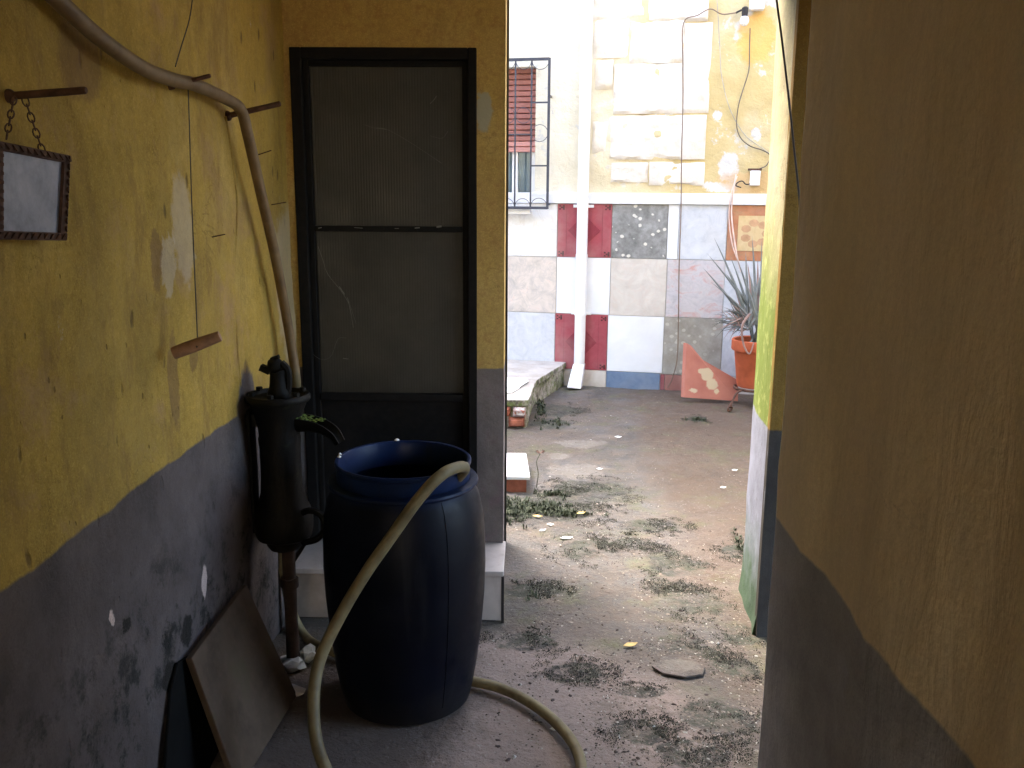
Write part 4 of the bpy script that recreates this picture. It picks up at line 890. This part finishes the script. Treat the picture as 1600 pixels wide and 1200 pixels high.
def leaf(base, az, el, L_, w_, droop, mat, tw=0):
    n_ = 9; vs = []; p = Vector(base); e_ = el; st_ = L_/n_
    for i in range(n_+1):
        t = i/n_; d = Vector((math.cos(az)*math.cos(e_), math.sin(az)*math.cos(e_), math.sin(e_))); side_ = Vector((-math.sin(az), math.cos(az), 0)); up_ = side_.cross(d)*-1
        ww = w_*(1-t)**.75*(.55+.45*min(1, t*5)); vs += [p-side_*ww+up_*ww*.35, p-up_*ww*.12, p+side_*ww+up_*ww*.35, p-up_*ww*.3]
        p = p+d*st_; e_ -= droop/n_
    fs = []
    for i in range(n_):
        for k in range(4): a, b = i*4+k, i*4+(k+1) % 4; fs.append((a, b, b+4, a+4))
    MB().add(vs, fs).build('leaf', mat, pot, smooth=True)
rng = random.Random(3)
def leaf_to(x0, y0, x1, y1, Yd, w_, mat, sag=.03):
    """a leaf from the crown to where its tip stands in space"""
    a = onY(x0, y0, Yd); b = onY(x1, y1, Yd+rng.uniform(-.12, .12)); n_ = 9; vs = []
    d = (b-a); side_ = d.cross(Vector((0, 1, 0))).normalized(); up_ = side_.cross(d).normalized()
    for i in range(n_+1):
        t = i/n_; p = a.lerp(b, t)+Vector((0, 0, sag*math.sin(math.pi*t))); ww = w_*(1-t)**.8*(.6+.4*min(1, t*4))
        vs += [p-side_*ww+up_*ww*.4, p, p+side_*ww+up_*ww*.4, p-up_*ww*.35]
    fs = [(i*4+k, i*4+(k+1) % 4, i*4+4+(k+1) % 4, i*4+4+k) for i in range(n_) for k in range(4)]
    MB().add(vs, fs).build('leaf', mat, pot, smooth=True)
for (x, y, w_, mt) in ((1115, 370, .013, 'agave'), (1098, 418, .013, 'agave'), (1104, 395, .012, 'agave'), (1125, 450, .013, 'agave'), (1175, 368, .014, 'agave'), (1165, 392, .016, 'agave'), (1150, 400, .013, 'agave'), (1158, 420, .018, 'agave'), (1190, 375, .014, 'agave'),
                       (1140, 398, .012, 'agave'), (1184, 400, .013, 'agave_dry'), (1205, 390, .016, 'agave'), (1132, 425, .014, 'agave'), (1145, 440, .012, 'agave_dry'), (1168, 410, .014, 'agave_dry'), (1198, 400, .015, 'agave'), (1215, 405, .014, 'agave'), (1225, 440, .014, 'agave'),
                       (1172, 430, .018, 'agave'), (1110, 440, .012, 'agave')):
    leaf_to(1180+rng.uniform(-12, 10), 512+rng.uniform(-6, 6), x, y, 6.9+rng.uniform(-.06, .06), w_*1.25, mt, rng.uniform(0, .05))
for k in range(56):
    an = rng.uniform(95, 262); r_ = rng.uniform(22, 52)
    leaf_to(1160+rng.uniform(-10, 10), 508+rng.uniform(-14, 8), 1158+r_*math.cos(R(an)), 505-r_*.75*math.sin(R(an)), 6.8+rng.uniform(-.06, .04), .006, rng.choice(['agave_dark', 'agave_dark', 'agave', 'agave_dry']), rng.uniform(-.01, .03))
for k in range(16):
    leaf(pc+Vector((rng.uniform(-.05, .08), rng.uniform(-.05, .08), .34)), rng.uniform(-1.6, 1.9), rng.uniform(.5, 1.3), rng.uniform(.3, .55), .02, rng.uniform(.2, .8), rng.choice(['agave', 'agave', 'agave_dark']))
b_ = MB().tube([onY(1172, 490, 6.68), onY(1160, 508, 6.68), onY(1160, 530, 6.68), onY(1166, 548, 6.68), onY(1172, 552, 6.68), onY(1178, 535, 6.68)], .008, 6, 5, rf=lambda t: .010*(1-.5*t)); b_.build('dry_stalk', 'agave_dry', pot, smooth=True)
stn = thing('plant_stand', 'rusty iron plant stand with a scrolled foot under the terracotta pot', 'plant stand', (pc.x, pc.y, 0))
MB().tube([pc+Vector((.15*math.cos(R(t)), .15*math.sin(R(t)), -.012)) for t in range(0, 361, 20)], .011, 8, 1).build('ring', 'rust', stn, smooth=True)
def scroll(direction, label=None):
    d = direction; base = Vector((pc.x, pc.y, 0)); P_ = [(.13, .138), (.20, .142), (.25, .132), (.275, .115), (.30, .085), (.335, .055), (.36, .035), (.365, .016), (.345, .008), (.322, .012), (.312, .028), (.322, .04), (.335, .034)]
    MB().tube([base+d*a+Vector((0, 0, z)) for a, z in P_], .0085, 8, 4).build('leg', 'rust', stn, smooth=True)
ft = onZ(1128, 647); dd = Vector((ft.x-pc.x, ft.y-pc.y, 0)).normalized()
for an in (0, 120, 240): scroll(Matrix.Rotation(R(an), 3, 'Z') @ dd)
# broken tile leaning near the wall
m = Mt('broken_terracotta', .7, .3); n = m.noise(7, m.P, det=6)
a_ = m.ramp(n, (.3, (.36, .125, .09)), (.7, (.46, .185, .135)))
fl = m.ramp(m.noise(6, m.P, det=3), (.5, 0.), (.5, 0.))
for (x, y, r, st_) in ((1105, 585, .055, (1, 1, 1)), (1112, 600, .05, (1, 1, 1)), (1098, 580, .04, (1, 1, 1.4)), (1082, 610, .035, (.7, 1, 1.4)), (1118, 612, .03, (1, 1, 1))): fl = m.ma('MAXIMUM', fl, m.near(onY(x, y, 6.98), r, .06, st_, 14))
m.col(m.mix(fl, a_, (.52, .42, .28))); M['broken_tile'] = m.m
Yt = 7.0
pts = [onY(1069, 621, Yt-.05), onY(1073, 536, Yt+.03), onY(1080, 540, Yt+.03), onY(1098, 562, Yt+.01), onY(1112, 570, Yt), onY(1150, 592, Yt-.02), onY(1154, 606, Yt-.035), onY(1153, 627, Yt-.05)]
zm = min(p.z for p in pts)
for p in pts: p.z = max(p.z, -.002)
tag(MB().prism(pts, (-.024, .02, 0)).build('broken_tile', 'broken_tile', base=pts[0], bevel=.002), 'broken terracotta tile with a flaked patch, propped in front of the far wall', 'tile')

# ------------------------------------------------------------------ litter, pebbles, weeds
def blob_pts(n, spread=1.): 
    out = []
    for k in range(n):
        x, y, r, sy = random.choices(MOSS, [q[2]**1.6 for q in MOSS])[0]; c = onZ(x, y); rr = r*1.25*math.sqrt(random.random())*spread; a = random.uniform(0, 6.283)
        out.append((c.x+rr*math.cos(a), c.y+rr*math.sin(a)/sy*1.1))
    return out
def ok(x, y):
    if y < 1.2 or y > 7.9: return False
    if x > (.50 if y < 1.95 else 1.6): return False
    if 3.05 < y < 3.6 and x > .84: return False
    if x < .0 and 3.1 < y < 3.5: return False
    if x < .05 and y > 4.65 and y < 5.3: return False
    if x < .3 and y > 6.0: return False
    if (x-BC.x)**2+(y-BC.y)**2 < .06: return False
    return x > -.8
def pebble(mb, x, y, s, rs=random):
    z = ground_z(x, y); a = rs.uniform(0, 6.28); c, si = math.cos(a), math.sin(a); ax, ay, az = s, s*rs.uniform(.5, .9), s*rs.uniform(.3, .6)
    vs = []
    for (px, py, pz_) in ((1, 0, 0), (.3, .9, .1), (-.8, .6, 0), (-.9, -.5, .1), (.2, -1, 0), (.3, .2, 1), (-.4, -.1, .9)):
        j = rs.uniform(.75, 1.2); qx, qy = px*ax*j, py*ay*j; vs.append((x+qx*c-qy*si, y+qx*si+qy*c, z+pz_*az*j))
    mb.add(vs, [(0, 1, 5), (1, 2, 5), (2, 6, 5), (2, 3, 6), (3, 4, 6), (4, 0, 5), (4, 5, 6), (4, 3, 2, 1, 0)])
pm = {'dark': MB(), 'mid': MB(), 'pale': MB()}
for k in range(14000):
    if random.random() < .5: x, y = blob_pts(1, 1.6)[0]
    else: y = 1.5+6*random.random()**1.6; x = random.uniform(-.1, 1.4)
    if random.random() < .38: y = random.gauss(2.55, .45); x = random.uniform(0, .95) if random.random() < .8 else random.uniform(-.2, .9)
    if not ok(x, y): continue
    if nz((x, y, 1), 5)+.6*nz((x, y, 1), 14) < random.uniform(-.5, .35): continue
    s = random.uniform(.0015, .005)*(1+1.0*(random.random() < .06))
    pebble(pm[random.choices(['dark', 'mid', 'pale'], [6, 4, 1.3])[0]], x, y, s)
tag(pm['dark'].build('dark_pebbles', simple('dirt_crumbs', (.07, .055, .045), .95, var=.5, world=True)), 'dark crumbs of earth strewn over the courtyard ground', kind='stuff')
tag(pm['mid'].build('grey_pebbles', simple('grey_grit', (.26, .22, .18), .95, var=.4, world=True)), 'grey-brown grit strewn over the courtyard ground', kind='stuff')
tag(pm['pale'].build('pale_pebbles', simple('pale_grit', (.42, .4, .35), .9, var=.25, world=True)), 'pale chips and petals strewn over the courtyard ground', kind='stuff')
# moss and low weeds
def tuft(mb, x, y, h, n, w_=.003, spread=1.):
    z = ground_z(x, y)
    for k in range(n):
        a = random.uniform(0, 6.28); l = h*random.uniform(.5, 1.1); e_ = random.uniform(.3, 1.3)/spread; d = Vector((math.cos(a)*math.cos(e_), math.sin(a)*math.cos(e_), math.sin(e_))); s_ = Vector((-math.sin(a), math.cos(a), 0))*w_
        o = Vector((x+random.gauss(0, .006), y+random.gauss(0, .006), z-.001)); m_ = o+d*l*.55+Vector((0, 0, .1*l)); mb.add([o-s_*.5, o+s_*.5, m_+s_, m_-s_, o+d*l], [(0, 1, 2, 3), (3, 2, 4)])
mo = MB(); mo2 = MB()
for k in range(34000):
    x, y = blob_pts(1, 1.1)[0]
    if not ok(x, y): continue
    if nz((x, y, 0), 7)+.5*nz((x, y, 3), 19)+.4*nz((x, y, 3), 45) < .06: continue
    tuft(mo if random.random() < .5 else mo2, x, y, random.uniform(.003, .008), 4, .0016)
M['weed'] = simple('weed_leaf', (.05, .053, .034), .8, var=.5, world=True, bump=0); M['weed2'] = simple('moss_dark', (.038, .036, .03), .9, var=.5, world=True, bump=0)
tag(mo.build('moss', 'weed'), 'greenish moss growing in patches on the courtyard ground', kind='stuff'); tag(mo2.build('moss', 'weed2'), 'dark dead moss in patches on the courtyard ground', kind='stuff')
wd = MB()
for (px_, py_, sx_, sy_, n_) in ((838, 792, .16, .10, 130), (800, 798, .1, .14, 110), (880, 800, .1, .05, 60), (860, 770, .1, .04, 24), (1090, 656, .05, .04, 22), (845, 640, .03, .35, 60), (1156, 850, .02, .15, 20), (820, 930, .06, .03, 12), (870, 660, .06, .1, 20), (800, 930, .03, .1, 20)):
    c = onZ(px_, py_)
    for k in range(n_):
        x, y = c.x+random.gauss(0, sx_*.6), c.y+random.gauss(0, sy_*.6)
        if y < 7.8 and (x > 0 or y < 4.65) and not (x < .0 and 3.1 < y < 3.5) and not (3.08 < y < 3.6 and x > .87): tuft(wd, x, y, random.uniform(.012, .042), 8, .0032)
M['weed3'] = simple('weed_green', (.055, .066, .038), .75, var=.5, world=True, bump=0)
tag(wd.build('weeds', 'weed3'), 'low green weeds matted beside the white-topped step and along the courtyard edges', kind='stuff')
# single stalk
c = onZ(838, 762); b_ = MB().tube([c, c+Vector((.01, 0, .08)), c+Vector((.0, 0, .15)), c+Vector((.02, 0, .2))], .0022, 5, 4)
sw = tag(b_.build('weed_stalk', 'weed3', base=c), 'single dry weed stalk standing up beside the white-topped step', 'weed')
b_ = MB()
for k in range(10): a = k*.63; p = c+Vector((.02, 0, .2)); d = Vector((math.cos(a)*.02, math.sin(a)*.02, .012)); b_.add([p, p+d+Vector((0, 0, .006)), p+d*1.3, p+d-Vector((0, 0, .006))], [(0, 1, 2, 3)])
b_.build('flower_head', 'agave_dry', sw)
# fallen leaves and larger chips
lv = [(840, 807, .028, 'yellow', 'yellow leaf lying at the near edge of the weed mat'), (908, 802, .026, 'yellow', 'yellow leaf lying at the right tip of the weed mat'), (885, 841, .03, 'white', 'white chip with pointed ends lying below the weed mat'), (848, 829, .018, 'white', 'small white chip next to the weeds, right of the pier'),
      (966, 683, .026, 'white', 'small white chip alone in the middle of the yard'), (937, 733, .02, 'white', 'whitish chip on the pale cement patch'), (860, 820, .02, 'white', 'pale chip at the front of the weed mat'), (1148, 735, .018, 'white', 'white chip near the jamb foot, farther one'), (1130, 762, .018, 'white', 'white chip near the jamb foot, nearer one'),
      (985, 1008, .028, 'yellow', 'curled straw-coloured leaf on the dirt before the passage'), (868, 1140, .018, 'white', 'white shred beside the bend of the hose on the floor')]
M['leaf_yellow'] = simple('yellow_leaf', (.6, .42, .16), .8, var=.3, bump=0)
for (x, y, s, cl, lab) in lv:
    c = onZ(x, y, .006); a = random.uniform(-.5, .5); b_ = MB(); ux_, uy_ = Vector((math.cos(a), math.sin(a), 0)), Vector((-math.sin(a), math.cos(a), 0))
    L1 = [c-ux_*s, c-ux_*s*.3+uy_*s*.4+Vector((0, 0, .004)), c+ux_*s*.5+uy_*s*.3+Vector((0, 0, .003)), c+ux_*s+Vector((0, 0, .006)), c+ux_*s*.4-uy_*s*.35, c-ux_*s*.4-uy_*s*.3]
    b_.prism(L1, (0, 0, .002)); tag(b_.build('fallen_leaf' if cl == 'yellow' else 'stone_chip', 'leaf_yellow' if cl == 'yellow' else 'paper', base=c), lab, 'leaf' if cl == 'yellow' else 'chip')
# flat flake of cement
c = onZ(1065, 1045, .004); b_ = MB(); P_ = [onZ(x, y, .002) for x, y in ((1018, 1043), (1035, 1028), (1060, 1026), (1085, 1035), (1102, 1045), (1098, 1056), (1070, 1060), (1035, 1054))]
b_.prism(P_, (0, 0, .007)); tag(b_.build('cement_flake', 'ground', base=c, bevel=.002), 'flat flake of grey cement lying on the dirt near the threshold', 'stone')
# dark clods near the threshold
rg2 = random.Random(5)
cl_ = MB()
for k in range(90):
    x, y = rg2.uniform(.1, .52), rg2.gauss(1.95, .25)
    if rg2.random() < .5: x, y = rg2.uniform(-.1, .75), rg2.gauss(2.75, .3)
    if ok(x, y): pebble(cl_, x, y, rg2.uniform(.006, .012), rg2)
tag(cl_.build('dirt_clods', simple('clod', (.06, .045, .04), .95, var=.4, world=True)), 'dark clods of earth on the passage floor', kind='stuff')
